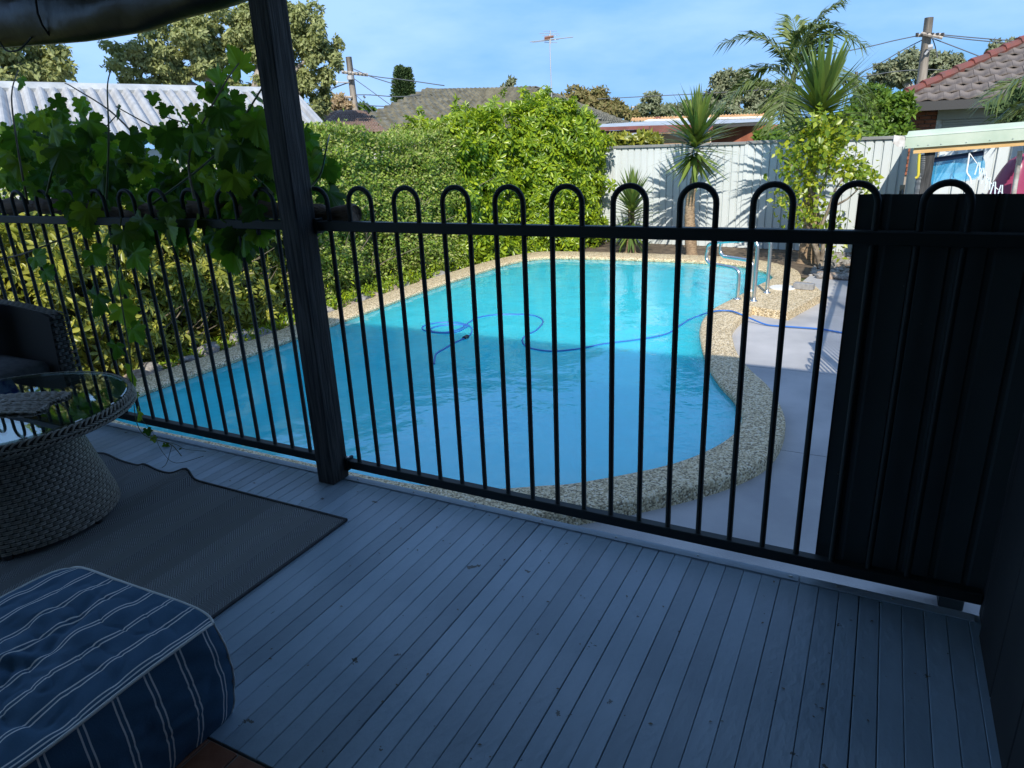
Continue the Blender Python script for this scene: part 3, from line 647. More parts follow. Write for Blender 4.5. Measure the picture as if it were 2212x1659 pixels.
bprof = [(.333,.03), (.330,.06), (.303,.16), (.272,.27), (.247,.36), (.228,.43)]
MB().lathe([(r_-.006, z_) for r_, z_ in bprof], (TC[0], TC[1], 0), 48).build('base_core', M['wicker_core'], tbl, True)
mb = MB(); nu, nv = 112, 26
def cone_pt(u, v, h):
    z_ = .03+v; r_ = np.interp(z_, [.03,.07,.16,.27,.36,.43], [.333,.328,.303,.272,.247,.228])+h
    return (TC[0]+r_*math.cos(u), TC[1]+r_*math.sin(u), z_)
weave(mb, cone_pt, None, None, None, nu, nv, 2*math.pi/nu, .40/nv, .006)
mb.build('woven_base', M['wicker'], tbl, True, kind='stuff')
MB().lathe([(.24,.43), (.36,.44), (.452,.452), (.474,.466), (.474,.490), (.462,.498), (.44,.496), (.05,.494)], (TC[0], TC[1], 0), 64).build('top_core', M['wicker_core'], tbl, True)
mb = MB()
for k in range(150):                      # braided rim
    a0 = 2*math.pi*k/150
    for dz, da, tw in ((0,0,1), (.016,.02,-1)):
        pts = []
        for q in np.linspace(0, 1, 5):
            a = a0+da+q*.075; r_ = .476+.007*math.sin(q*math.pi); z_ = .459+dz+tw*.010*(q-.5)+.004
            pts.append((TC[0]+r_*math.cos(a), TC[1]+r_*math.sin(a), z_))
        mb.tube(pts, .0042, 5, cap=False)
for k in range(120):
    a0 = 2*math.pi*k/120; mb.tube([(TC[0]+r_*math.cos(a0+q*.09), TC[1]+r_*math.sin(a0+q*.09), z_) for q, r_, z_ in ((0,.476,.486), (.3,.474,.4985), (.7,.465,.502), (1,.460,.499))], .0045, 5, cap=False)
mb.build('woven_rim', M['wicker'], tbl, True, kind='stuff')
mb = MB(); nu2 = 150
def under(u, v, h):
    r_ = .25+v; z_ = np.interp(r_, [.24,.36,.455], [.428,.438,.450])-h
    return (TC[0]+r_*math.cos(u), TC[1]+r_*math.sin(u), z_)
weave(mb, under, None, None, None, nu2, 10, 2*math.pi/nu2, .02, .005); mb.build('woven_underside', M['wicker'], tbl, True, kind='stuff')
MB().lathe([(0,.498), (.452,.498), (.457,.501), (.457,.505), (.453,.508), (0,.508)], (TC[0], TC[1], 0), 96).build('glass_top', M['glass'], tbl)
for a in (-.75, .35, 1.6, 2.8, 4.0): MB().lathe([(.014,0), (.017,.004), (.017,.032), (.012,.034)], (TC[0]+.31*math.cos(a), TC[1]+.31*math.sin(a), .003), 10).build('foot', M['gutter_dark'], tbl, True)
# woven mat lying on the glass
mt = thing('table_mat', 'dark fringed woven mat lying on the glass table', 'mat', (-3.04, 1.35, .509))
mb = MB()
dirx = np.array([.9,.43]); dirx = dirx/np.linalg.norm(dirx); diry = np.array([-.43,.9])
def mat_pt(u, v): q = np.array([-3.04,1.35])+dirx*u+diry*v; return (q[0], q[1], .511+.006*abs(math.sin(u*70))*abs(math.sin(v*60))+.004*math.sin(u*13))
for j in range(15):
    v_ = -.11+j*.0157
    mb.tube([mat_pt(u, v_) for u in np.linspace(-.22+.01*math.sin(j*5), .24+.012*math.sin(j*7), 40)], [.006+.002*math.sin(q*1.9+j) for q in range(40)], 5)
mb.build('woven_cords', M['wicker'], mt, True, kind='stuff')
# outdoor rug with a rucked edge
rg = MB(); nx, ny = 110, 60; X0, X1, Y0, Y1 = -4.2, -1.765, .55, 1.862; V = []
for i in range(nx+1):
    for j in range(ny+1):
        xx, yy = X0+(X1-X0)*i/nx, Y0+(Y1-Y0)*j/ny
        w1 = math.exp(-((xx+2.74+.25*(yy-1.86))/.055)**2)*max(0, (yy-1.25)/.6)**1.2
        w2 = math.exp(-((xx+2.98+.3*(yy-1.86))/.05)**2)*max(0, (yy-1.35)/.5)**1.2
        w3 = math.exp(-((xx+3.3)/.08)**2)*max(0, (yy-1.3)/.6)
        V.append((xx+.012*w1, yy+.02*w1-.012*w2, .006+.034*w1+.026*w2+.02*w3+.0012*math.sin(xx*9)*math.sin(yy*7)))
F = [(i*(ny+1)+j, (i+1)*(ny+1)+j, (i+1)*(ny+1)+j+1, i*(ny+1)+j+1) for i in range(nx) for j in range(ny)]
rug = thing('outdoor_rug', 'grey herringbone outdoor rug with a rucked edge on the deck', 'rug', (-2.9, 1.2, 0))
MB().add(V, F).build('woven_field', M['rug'], rug, True)
edge = [V[nx*(ny+1)+j] for j in range(ny+1)]; far_e = [V[i*(ny+1)+ny] for i in range(nx+1)]
MB().tube([(p[0], p[1], p[2]-.0005) for p in edge], .0062, 6).build('binding', M['cushion'], rug, True)
MB().tube([(p[0], p[1], p[2]-.0005) for p in far_e], .0062, 6).build('binding', M['cushion'], rug, True)
# wicker chair without arms behind the table
ch = thing('wicker_chair', 'dark wicker chair with a grey seat cushion beside the table', 'chair', (-3.95, 1.7, 0))
cx0, cx1 = -4.55, -3.57
bk = MB(); V = []; nseg = 16
for i in range(nseg+1):
    xx = cx0+(cx1-cx0)*i/nseg; zt = .70+.028*math.sin(math.pi*i/nseg)-.012*(i == nseg)
    V += [(xx,1.885,.10), (xx,1.915,zt), (xx,1.985,zt), (xx,1.965,.10)]
F = [(4*i+a, 4*i+(a+1) % 4, 4*i+4+(a+1) % 4, 4*i+4+a) for i in range(nseg) for a in range(4)] + [(0,3,2,1), (4*nseg,4*nseg+1,4*nseg+2,4*nseg+3)]
bk.add(V, F).build('backrest', M['wicker_core'], ch)
mb = MB(); weave(mb, lambda u, v, h: (cx0+u, 1.885+.05*v/.6-h-.001, .10+v), 0,0,0, 44, 32, (cx1-cx0)/44, .60/32, .004)
weave(mb, lambda u, v, h: (cx1+h+.001, 1.89+.04*v+u, .10+v), 0,0,0, 4, 32, .02, .59/32, .004)
weave(mb, lambda u, v, h: (cx0+u, 1.917+v, .702+.028*math.sin(math.pi*u/(cx1-cx0))+h), 0,0,0, 44, 4, (cx1-cx0)/44, .0165, .004)
mb.build('woven_strands', M['wicker_dark'], ch, True, kind='stuff')
MB().bbox((cx0,1.2,.09), (cx1-.02,1.90,.355), .02).build('seat_base', M['wicker_core'], ch)
mb = MB(); weave(mb, lambda u, v, h: (cx1-.019+h, 1.21+u, .10+v), 0,0,0, 32, 12, .021, .0205, .004); mb.build('woven_side', M['wicker_dark'], ch, True, kind='stuff')
def cushion_mesh(lo, hi, puff, nm, m_):
    bm = bmesh.new(); bmesh.ops.create_cube(bm, size=2); bmesh.ops.subdivide_edges(bm, edges=bm.edges[:], cuts=7, use_grid_fill=True)
    c = (np.array(lo)+np.array(hi))/2; h = (np.array(hi)-np.array(lo))/2
    for v_ in bm.verts:
        p = np.array(v_.co); e = np.abs(p); rx = np.sign(p)*(1-(1-np.minimum(e,1))**1.0)
        k = (1-e[0]**4)*(1-e[1]**4)
        q = p.copy(); q[2] *= .55+.45*k**.35; q[:2] *= 1-.03*(e[2]**2)
        q[2] += .03*math.sin(5*p[0]+3*p[1])*k
        v_.co = Vector(c+h*q)
    me = bpy.data.meshes.new(nm); bm.to_mesh(me); bm.free(); me.materials.append(m_); return me
part('seat_cushion', cushion_mesh((cx0+.02,1.19,.35), (cx1-.045,1.88,.505), .1, 'seat_cushion', M['cushion']), ch, True)
for lx in (cx0+.05, cx1-.07):
    for ly in (1.24, 1.9): MB().box((lx,ly,0), (lx+.04,ly+.04,.095)).build('leg', M['gutter_dark'], ch)
pw = part('throw_pillow', cushion_mesh((-.21,-.19,-.07), (.21,.19,.07), .1, 'throw_pillow', M['pillow_blue']), None, True)
pw.location = (-4.12,1.77,.66); pw.rotation_euler = (1.25, .1, .1); tag(pw, 'blue patterned throw pillow leaning on the wicker chair back', 'pillow')

# ---- striped ottoman
ot = thing('ottoman', 'navy ottoman with thin white stripes and white piping', 'ottoman', (-1.69, .62, 0))
ox0, ox1, oy0, oy1, oh = -2.005, -1.375, .30, .955, .31
def cloth_panel(nm, fn, nu_, nv_, ufn):
    V = []; U = []
    for i in range(nu_+1):
        for j in range(nv_+1):
            a, b_ = i/nu_, j/nv_; V.append(fn(a, b_)); U.append(ufn(a, b_))
    F = [(i*(nv_+1)+j, (i+1)*(nv_+1)+j, (i+1)*(nv_+1)+j+1, i*(nv_+1)+j+1) for i in range(nu_) for j in range(nv_)]
    me = MB().add(V, F).mesh(nm, M['navy_stripe']); at_ = me.attributes.new('stripe_u', 'FLOAT', 'POINT'); at_.data.foreach_set('value', U)
    return part(nm, me, ot, True)
def wr(p, s=1): return float(wob([p], s)[0])
def topf(a, b_):
    xx, yy = ox0+(ox1-ox0)*a, oy0+(oy1-oy0)*b_; e = (4*a*(1-a))**.35*(4*b_*(1-b_))**.35
    crease = -.012*math.exp(-((yy-.60-.12*math.sin(4*(xx+1.7)))/.018)**2)*max(0, min(1, (-1.55-xx)/.15)) + .011*math.exp(-((yy-.635-.12*math.sin(4*(xx+1.7)))/.022)**2)*max(0, min(1, (-1.55-xx)/.15))
    crease += -.008*math.exp(-((yy-.45-.35*(xx+1.7))/.02)**2)*e - .006*math.exp(-((xx+1.62+.5*(yy-.6))/.015)**2)*e
    sa, sb = 2*a-1, 2*b_-1; cr_ = .016*(abs(sa)*abs(sb))**7; xx -= cr_*sa; yy -= cr_*sb
    return (xx+.006*wr((xx*6,yy*6,0)), yy+.006*wr((yy*5,xx*5,2)), oh-.010+.010*e+.005*e*wr((xx*9,yy*9,0))+.006*e*wr((xx*25,yy*25,3))-.006*e*max(0,1-3.0*abs(wr((xx*11,yy*8,5))))*max(0,min(1,(-1.47-xx)/.2))-.005*e*max(0,1-4*abs(wr((xx*19,yy*24,8))))-.012*(abs(sa)*abs(sb))**9+crease-.014*(1-e)*0)
cloth_panel('top_panel', topf, 110, 110, lambda a, b_: ox0+(ox1-ox0)*a+.004)
def side(axis):
    def fn(a, b_):
        bulge = .018*math.sin(math.pi*min(1, b_*1.02))**.8+.008*wr((a*4,b_*3,axis*3))+.003*wr((a*14,b_*12,axis))-.006*max(0,1-4*abs(wr((a*7,b_*9,axis+4))))*math.sin(math.pi*b_)
        z_ = (oh-.016)*b_
        if axis == 0: p = topf(1, a); return (p[0]+bulge, p[1]+.012*math.sin(math.pi*b_)*(a*2-1), p[2]*b_ if b_ > .97 else z_*1.0+(p[2]-oh+.016)*b_)
        if axis == 1: p = topf(a, 1); return (p[0]+.012*math.sin(math.pi*b_)*(a*2-1), p[1]+bulge, z_+(p[2]-oh+.016)*b_)
        if axis == 2: p = topf(0, a); return (p[0]-bulge, p[1], z_+(p[2]-oh+.016)*b_)
        p = topf(a, 0); return (p[0], p[1]-bulge, z_+(p[2]-oh+.016)*b_)
    return fn
cloth_panel('side_panel', side(0), 60, 30, lambda a, b_: oy0+(oy1-oy0)*a)
cloth_panel('side_panel', side(1), 60, 30, lambda a, b_: 0.02)
cloth_panel('side_panel', side(2), 30, 14, lambda a, b_: oy0+(oy1-oy0)*a)
cloth_panel('side_panel', side(3), 30, 14, lambda a, b_: ox0+(ox1-ox0)*a)
for fn in (lambda q: topf(1, q), lambda q: topf(q, 1), lambda q: topf(0, q)):
    MB().tube([fn(q) for q in np.linspace(0, 1, 40)], .0042, 6).build('piping', M['piping'], ot, True)
MB().tube([side(0)(1, q) for q in np.linspace(1, 0, 24)], .0038, 6).build('piping', M['piping'], ot, True)
# ================================================================== BOUNDARY FENCE
def ribbed(p0, p1, z0, z1, pitch=.127, depth=.03):
    p0 = np.array(p0); p1 = np.array(p1); d = p1-p0; Ln = np.linalg.norm(d); d /= Ln; nrm_ = np.array([-d[1], d[0]])
    prof_ = []; s = 0
    while s < Ln:
        for a, b_ in ((0,0), (.70,0), (.80,1), (.93,1), (.96,0)):
            if s+a*pitch <= Ln: prof_.append(p0+d*(s+a*pitch)+nrm_*depth*b_)
        s += pitch
    prof_.append(p1)
    n_ = len(prof_); return MB().add([(p[0], p[1], z) for z in (z0, z1) for p in prof_], [(k, k+1, n_+k+1, n_+k) for k in range(n_-1)])
FT = 1.245
def bfence(label, pts, panels, z0=-.6, zt=FT, step=0):
    fo = thing('boundary_fence', label, 'fence', ((pts[0][0]+pts[1][0])/2, (pts[0][1]+pts[1][1])/2, -.53))
    a, b_ = np.array(pts[0]), np.array(pts[1]); d = (b_-a)/np.linalg.norm(b_-a); ang = math.atan2(d[1], d[0])
    for k in range(panels):
        q0 = a+(b_-a)*k/panels; q1 = a+(b_-a)*(k+1)/panels; zz = zt+step*(k-panels/2)
        ribbed(q0+d*.03, q1-d*.03, z0, zz-.02).build('panel', M['colorbond'], fo)
        Mx = Matrix.Translation((q0[0], q0[1], 0)) @ Matrix.Rotation(ang, 4, 'Z'); Ln = np.linalg.norm(q1-q0)
        MB().bbox((.0,-.035,zz-.045), (Ln-.004,.03,zz), .004, Mx).build('top_rail', M['colorbond_cap'], fo)
        MB().bbox((-.03,-.02,z0), (.03,.045,zz-.046), .004, Mx).build('post', M['colorbond'], fo)
        MB().box((.03,-.02,z0-.03), (Ln-.03,.03,z0+.03), Mx).build('bottom_rail', M['colorbond_cap'], fo)
    return fo
bfence('pale grey ribbed steel boundary fence behind the pool', ((-6.9,13.22), (.30,12.44)), 3, step=.008)
bfence('short ribbed steel fence return beside the shelter', ((.32,12.42), (.50,9.75)), 1)
bfence('ribbed steel fence behind the green roofed shelter', ((.56,9.72), (5.3,9.5)), 2)

# ================================================================== HEDGES
def hedge(label, segs, leafm, tv, tf, n, size, core_in=.28, twigs=0, zb=-.5, depth=.32, noise=.14, up=.45, cat='hedge', topn=.25, shoots=22):
    """segs: list of (x0,y0,x1,y1, nx,ny, ztop0, ztop1): face lines with outward normal, tops in between"""
    c = np.array([segs[0][0], segs[0][1], -.5]); ho = thing('hedge', label, cat, c)
    Ls = np.array([math.hypot(s[2]-s[0], s[3]-s[1]) for s in segs]); A = [l*((s[6]+s[7])/2-zb) for l, s in zip(Ls, segs)]
    pos, nr = [], []
    for s, l, a in zip(segs, Ls, A):
        k = int(n*a/sum(A)); t_ = rng.random(k); q = np.stack([s[0]+(s[2]-s[0])*t_, s[1]+(s[3]-s[1])*t_], 1); ztop = s[6]+(s[7]-s[6])*t_
        ztop = ztop + .10*wob(np.c_[q*2.1, t_*0]) + .05*wob(np.c_[q*6, t_*0+3])
        kt = rng.random(k) < topn
        f = rng.random(k)**.85; z = zb+(ztop-zb)*f; inn = rng.exponential(depth*.42, k)-.06
        edge = np.clip((f-.86)/.14, 0, 1)**2*.35
        inn = np.where(kt, rng.random(k)*1.3, inn+edge)
        z = np.where(kt, ztop-rng.exponential(.07, k)+.04, z)
        bul = noise*wob(np.c_[q*1.6, z*1.8]) + noise*.5*wob(np.c_[q*5, z*5+2])
        q = q - np.array([s[4], s[5]])*(inn-np.where(kt, 0, bul))[:, None]
        pos.append(np.c_[q, z]); nn = np.tile([s[4], s[5], 0.0], (k, 1)); nn[kt] = (s[4]*.3, s[5]*.3, 1); nr.append(nn)
    pos = np.concatenate(pos); nr = np.concatenate(nr); K = len(pos)
    nrm_ = unit(nr+np.array([0,0,up])+rng.normal(size=(K,3))*.5); ax = rvec(K)+nr*.5+np.array([0,0,-.15])
    sh_p, sh_n = [], []                                   # stray shoots that the shears missed
    for _ in range(int(shoots*len(segs))):
        j = int(rng.integers(0, K)); s_dir = unit(nr[j]*.6+np.array([0,0,.9])+rng.normal(size=3)*.35); ln = rng.uniform(.10,.32)
        for q in np.linspace(.1, 1, 7): sh_p.append(pos[j]+s_dir*ln*q+rng.normal(size=3)*.02); sh_n.append(nr[j])
    if sh_p:
        pos = np.r_[pos, np.array(sh_p)]; nr = np.r_[nr, np.array(sh_n)]; K = len(pos); nrm_ = unit(nr+np.array([0,0,up])+rng.normal(size=(K,3))*.5); ax = rvec(K)+nr*.5+np.array([0,0,-.15])
    scatter('foliage', tv, tf, pos, ax, nrm_, size*rng.uniform(.5,1.35,K), leafm, ho)
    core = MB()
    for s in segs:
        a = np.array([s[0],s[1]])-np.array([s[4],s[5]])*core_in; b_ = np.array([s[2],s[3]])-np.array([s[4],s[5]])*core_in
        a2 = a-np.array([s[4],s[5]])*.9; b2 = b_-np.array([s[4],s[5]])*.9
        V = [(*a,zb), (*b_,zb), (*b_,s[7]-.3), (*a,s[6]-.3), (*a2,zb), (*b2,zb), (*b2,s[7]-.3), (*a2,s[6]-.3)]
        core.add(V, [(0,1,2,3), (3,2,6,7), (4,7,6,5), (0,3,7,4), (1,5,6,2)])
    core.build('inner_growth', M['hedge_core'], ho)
    if twigs:
        mb = MB()
        for _ in range(twigs):
            s = segs[random.randrange(len(segs))]; t_ = random.random(); q = np.array([s[0]+(s[2]-s[0])*t_, s[1]+(s[3]-s[1])*t_]); zt_ = s[6]+(s[7]-s[6])*t_
            p0 = np.array([q[0]-s[4]*.25, q[1]-s[5]*.25, zb+random.random()*.5*(zt_-zb)]); dr = np.array([s[4]*random.uniform(.0,.5)+random.gauss(0,.4), s[5]*random.uniform(0,.5)+random.gauss(0,.4), random.uniform(.3,1)]); ln = random.uniform(.3,.7)
            p1 = p0+dr*ln*.5+np.random.normal(0,.04,3); p2 = p0+dr*ln
            mb.tube([p0,p1,p2], [.009,.007,.003], 5, cap=False)
        mb.build('twigs', M['twig'], ho, kind='stuff')
    return ho
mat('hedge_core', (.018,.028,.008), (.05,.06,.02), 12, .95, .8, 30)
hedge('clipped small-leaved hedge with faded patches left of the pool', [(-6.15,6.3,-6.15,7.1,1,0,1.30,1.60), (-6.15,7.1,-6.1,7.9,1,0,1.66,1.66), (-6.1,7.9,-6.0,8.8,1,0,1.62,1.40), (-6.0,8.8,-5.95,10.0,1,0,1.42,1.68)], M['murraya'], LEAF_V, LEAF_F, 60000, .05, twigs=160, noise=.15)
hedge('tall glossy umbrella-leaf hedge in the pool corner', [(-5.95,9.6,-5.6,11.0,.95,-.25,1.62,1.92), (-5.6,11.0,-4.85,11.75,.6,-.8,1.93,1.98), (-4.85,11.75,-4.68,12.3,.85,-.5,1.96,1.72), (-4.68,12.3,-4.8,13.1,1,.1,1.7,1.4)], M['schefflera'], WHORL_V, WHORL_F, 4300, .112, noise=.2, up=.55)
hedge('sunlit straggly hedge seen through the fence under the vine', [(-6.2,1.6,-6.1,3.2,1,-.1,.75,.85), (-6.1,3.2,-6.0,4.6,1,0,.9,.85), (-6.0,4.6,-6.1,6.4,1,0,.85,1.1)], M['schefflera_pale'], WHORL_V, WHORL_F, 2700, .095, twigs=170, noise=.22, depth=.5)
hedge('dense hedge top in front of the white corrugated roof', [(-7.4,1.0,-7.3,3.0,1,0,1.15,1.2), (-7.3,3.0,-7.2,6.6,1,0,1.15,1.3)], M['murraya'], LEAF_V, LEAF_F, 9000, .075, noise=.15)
# low ground cover and weeds at the hedge foot
k = 5200; y_ = rng.uniform(4.0, 10.6, k); x_ = -5.78-np.abs(rng.normal(0,.16,k)); z_ = -.5+np.abs(rng.normal(0,.10,k))*np.clip((y_-3)/4,.3,1)
gc = thing('ground_cover', 'feathery low weeds along the foot of the hedge', 'plants', (-5.9, 7, -.5)); gc['kind'] = 'stuff'
scatter('foliage', LEAF_V, LEAF_F, np.c_[x_,y_,z_], rvec(k)+np.array([.2,0,.7]), rvec(k)+np.array([.5,-.3,.8]), rng.uniform(.03,.07,k), M['schefflera'], gc, width=.7)

# ================================================================== ROCKS AND PEBBLES
def rock_mesh(seed, m_):
    bm = bmesh.new(); bmesh.ops.create_icosphere(bm, subdivisions=2, radius=1)
    for v_ in bm.verts:
        p = np.array(v_.co); q = 1+.22*float(wob([p*1.3+seed*7])[0])+.08*float(wob([p*4+seed])[0]); v_.co = Vector(p*q*np.array([1,.75,.55]))
    me = bpy.data.meshes.new('rock'); bm.to_mesh(me); bm.free(); me.materials.append(m_); return me
RK = [rock_mesh(s_, M['rock'] if s_ % 2 else M['rock_grey']) for s_ in range(6)]
ORD = 'first second third fourth fifth sixth seventh eighth ninth tenth eleventh twelfth thirteenth fourteenth fifteenth sixteenth seventeenth eighteenth nineteenth'.split()
def rock(p, s, label, group):
    o = inst('rock', random.choice(RK), None, p, None, (s*random.uniform(.8,1.3), s*random.uniform(.8,1.2), s*random.uniform(.7,1.1)))
    o.rotation_mode = 'XYZ'; o.rotation_euler = (random.uniform(-.3,.3), random.uniform(-.3,.3), random.uniform(0,6)); tag(o, label, 'rock', group)
for i_, yy in enumerate(np.arange(3.6, 9.3, .34)):
    rock((-5.86+random.gauss(0,.04), yy+random.gauss(0,.05), -.47), random.uniform(.09,.17), ORD[i_]+' sandstone edging rock from the deck along the hedge side coping', 'edging rocks beside the pool')
for _ in range(34):
    xx, yy = random.uniform(-.62,.25), random.uniform(10.15,11.5)
    rock((xx, yy, -.47), random.uniform(.05,.10), 'loose garden stone in the bed under the lemon tree', 'stones in the corner bed')
for k in range(12): rock((-.60+.075*k, 10.18-.02*k+random.gauss(0,.03), -.46), random.uniform(.055,.085), ORD[k]+' pale stone edging the corner bed, counted from the pool block', 'stones edging the bed')
k = 1500; pb = rock_mesh(11, M['pebble']); bmv = np.array([v_.co[:] for v_ in pb.vertices]); bmf = np.array([p_.vertices[:] for p_ in pb.polygons])
bm = bmesh.new(); bmesh.ops.create_icosphere(bm, subdivisions=1, radius=.5); tv = np.array([v_.co[:] for v_ in bm.verts])*np.array([1,.8,.55]); tfc = np.array([[v_.index for v_ in f.verts] for f in bm.faces]); bm.free()
pos = np.c_[-5.64-rng.random(k)*.32, rng.uniform(2.6,8.5,k), -.505+rng.random(k)*.02]
pe = scatter('pebbles', tv, tfc, pos, rvec(k)*np.array([1,1,.1]), np.tile([0,0,1.0],(k,1)), rng.uniform(.025,.07,k), M['pebble'], None); tag(pe, 'river pebbles spread along the left pool coping', 'pebbles')
k = 1300; pos = np.c_[rng.uniform(-.75,.28,k), rng.uniform(10.25,12.3,k), -.505+rng.random(k)*.02]
pe = scatter('pebbles', tv, tfc, pos, rvec(k)*np.array([1,1,.1]), np.tile([0,0,1.0],(k,1)), rng.uniform(.03,.09,k), M['rock_grey'], None); tag(pe, 'grey pebbles covering the corner garden bed', 'pebbles')
bpos = P(1735, 627, Z=ZC); gb = MB().bbox((-.115,-.05,0), (.115,.05,.075), .006).build('loose_brick', M['brick_grey']); gb.location = (bpos[0], bpos[1]+.05, ZC+.004); gb.rotation_euler = (0,0,-.15); tag(gb, 'loose grey brick resting on the pebbled pool surround', 'brick')
sp_ = P(1690, 623, Z=ZC); MB().lathe([(.15,0), (.15,.008), (.145,.012), (0,.013)], (sp_[0], sp_[1], ZC+.005), 32).build('skimmer_lid', M['house_white'], None, base=(sp_[0], sp_[1], ZC))
tag(bpy.data.objects['skimmer_lid'], 'round cream skimmer lid set beside the loose brick', 'lid')

# ================================================================== POOL HAND RAILS
def handrail(label, a, b_, top, loop, lowz):
    """a: foot near the water, b_: rear foot; one bent steel tube from foot to foot"""
    h = thing('pool_handrail', label, 'handrail', (b_[0], b_[1], ZC))
    d = np.array([loop[0]-b_[0], loop[1]-b_[1]]); d = d/np.linalg.norm(d)
    def q(s, z): return (b_[0]+d[0]*s, b_[1]+d[1]*s, z)
    Lm = math.hypot(loop[0]-b_[0], loop[1]-b_[1])
    pts = [(b_[0],b_[1],ZC), q(0,top-.16), q(.015,top-.07), q(.06,top-.015), q(.12,top-.01), q(.17,top-.04), q(Lm*.9,lowz+.24), q(Lm*.985,lowz+.15), q(Lm,lowz+.09), q(Lm*.985,lowz+.04), q(Lm*.92,lowz+.005), q(Lm*.85,lowz)]
    e = np.array(q(Lm*.85,lowz)); f = np.array([a[0], a[1], 0.0])
    pts += [tuple(lerp(e, np.array([f[0],f[1],lowz]), .72)), tuple(lerp(e, np.array([f[0],f[1],lowz]), .90)+np.array([0,0,-.012])), (f[0]-.0,f[1],lowz-.07), (f[0],f[1],ZC)]
    MB().tube(catmull(pts, 6), .021, 12).build('rail', M['steel'], h, True)
    for p in (a, b_): MB().lathe([(.045,0), (.045,.006), (.024,.016)], (p[0],p[1],ZC+.003), 16).build('base_flange', M['steel'], h, True)
ra, rb_ = P(1592.4,646.4,Z=ZC), P(1628,650.8,Z=ZC); rc, rd = P(1622,628.5,Z=ZC), P(1656.4,633,Z=ZC)
lp1 = P(1524,592,Y=rb_[1]+.35); lp2 = P(1554,574,Y=rd[1]+.35)
handrail('polished steel pool handrail nearer the hose', ra, rb_, .30, lp1[:2], -.06)
handrail('polished steel pool handrail nearer the loose brick', rc, rd, .27, lp2[:2], -.05)

# ================================================================== BLUE HOSE
c5 = lambda x_, y_: (658.3+.3802*x_, 493.7+.3802*y_); c6 = lambda x_, y_: (1426.4+.3803*x_, 493.7+.3803*y_)
hz = []
for x_, y_ in ((735,770),(745,715),(790,685),(850,650),(905,625),(935,608),(950,585),(945,562),(915,545),(850,533),(760,535),(690,548),(667,565),(690,582),(780,594),(860,588),(915,562),(925,552),(870,546),(770,552),(715,570),(730,586),(800,590),(880,570),(930,535),(965,515),(1010,500),(1090,489),(1200,487),(1290,492),(1340,510),(1352,535),(1315,578),(1255,608),(1236,640),(1272,676),(1400,697),(1560,683),(1700,655),(1900,630)): hz.append(P(*c5(x_, y_), Z=ZW+.004))
for x_, y_ in ((30,600),(95,562),(160,520),(215,497)): hz.append(P(*c6(x_, y_), Z=ZW+.006))
for x_, y_ in ((270,478),(330,467),(400,468),(450,484)): hz.append(P(*c6(x_, y_), Z=ZC+.016))
hz.append(P(*c6(500,505), Z=-.44))
for x_, y_ in ((600,545),(700,555),(900,570),(1025,590),(1150,612)): hz.append(P(*c6(x_, y_), Z=ZP+.016))
ho_ = thing('pool_hose', 'bright blue pool hose floating on the water and over the coping', 'hose', tuple(hz[26]))
MB().tube(catmull(hz, 5), .0085, 8).build('tube', M['hose_blue'], ho_, True)
cp_ = hz[4]; MB().tube([hz[4], lerp(hz[4],hz[5],.6)], .024, 8).build('connector', M['gutter_dark'], ho_, True)

# ================================================================== YUCCAS
def blade_mesh(seed, wid=.052, droop=.10):
    V = []; n_ = 6; rr = random.Random(seed)
    for i in range(n_+1):
        t_ = i/n_; w = wid*(.45+1.1*t_*(1-t_)*2.2*.6+.25*(1-t_))*(1-t_**3)+.001; zz = -droop*t_**2*rr.uniform(.8,1.2)
        V += [(-w/2, t_, zz+.010*(1-t_)), (0, t_, zz), (w/2, t_, zz+.010*(1-t_))]
    F = [(3*i+a, 3*i+a+1, 3*i+a+4, 3*i+a+3) for i in range(n_) for a in (0,1)]
    return MB().add(V, F).mesh('leaf', M['yucca_leaf'])
BL = [blade_mesh(s_, .075, d_) for s_, d_ in ((1,.03), (2,.10), (3,.18))]
def yucca(label, base, trunk, crown0, crown1, n, ln, wide=1.0, low=-35, r0=.11, r1=.05):
    yo = thing('yucca', label, 'yucca', base)
    if trunk: 
        pts = catmull(trunk, 8); k = len(pts); rad = [r0+(r1-r0)*min(1,(i/k)*1.4)+.006*math.sin(i*2.1) for i in range(k)]; rad[0] = r0*1.35
        MB().tube(pts, rad, 14).build('trunk', M['trunk_yucca'], yo, True)
        for i in range(3, k-1, 1):
            pass
    crown0 = np.array(crown0); crown1 = np.array(crown1)
    for i in range(n):
        t_ = i/(n-1); el = math.radians(low+(84-low)*t_**1.0+random.gauss(0,7)); az = i*2.39996+random.gauss(0,.15)
        d = Vector((math.cos(el)*math.cos(az), math.cos(el)*math.sin(az), math.sin(el)))
        up_ = Vector((0,0,1)) if abs(d.z) < .97 else Vector((math.cos(az), math.sin(az), 0)); z_ = (up_-up_.dot(d)*d).normalized(); x_ = d.cross(z_)
        q = Matrix((x_, d, z_)).transposed().to_quaternion(); s = ln*random.uniform(.75,1.08)*(1-.25*max(0,t_-.85)/.15)*(.85+.15*min(1,t_*4))
        p = lerp(crown0, crown1, t_)+.6*r1*np.array(d)
        inst('leaf', BL[0 if t_ > .6 else (1 if t_ > .2 else random.choice((1,2)))], yo, tuple(p), q, (s*1.05*wide, s, s))
    return yo
yb = P(1495,549,Y=11.62); yt = P(1503,345,Y=11.62); yt2 = P(1508,262,Y=11.62)
yucca('tall single-stemmed yucca in front of the pale fence', (yb[0],yb[1],-.52), [(yb[0],yb[1],-.55), P(1490,480,Y=11.62), P(1492,430,Y=11.62), P(1501,375,Y=11.62), yt], P(1500,345,Y=11.62), P(1506,275,Y=11.62), 200, .74, 1.35, -32, .10, .052)
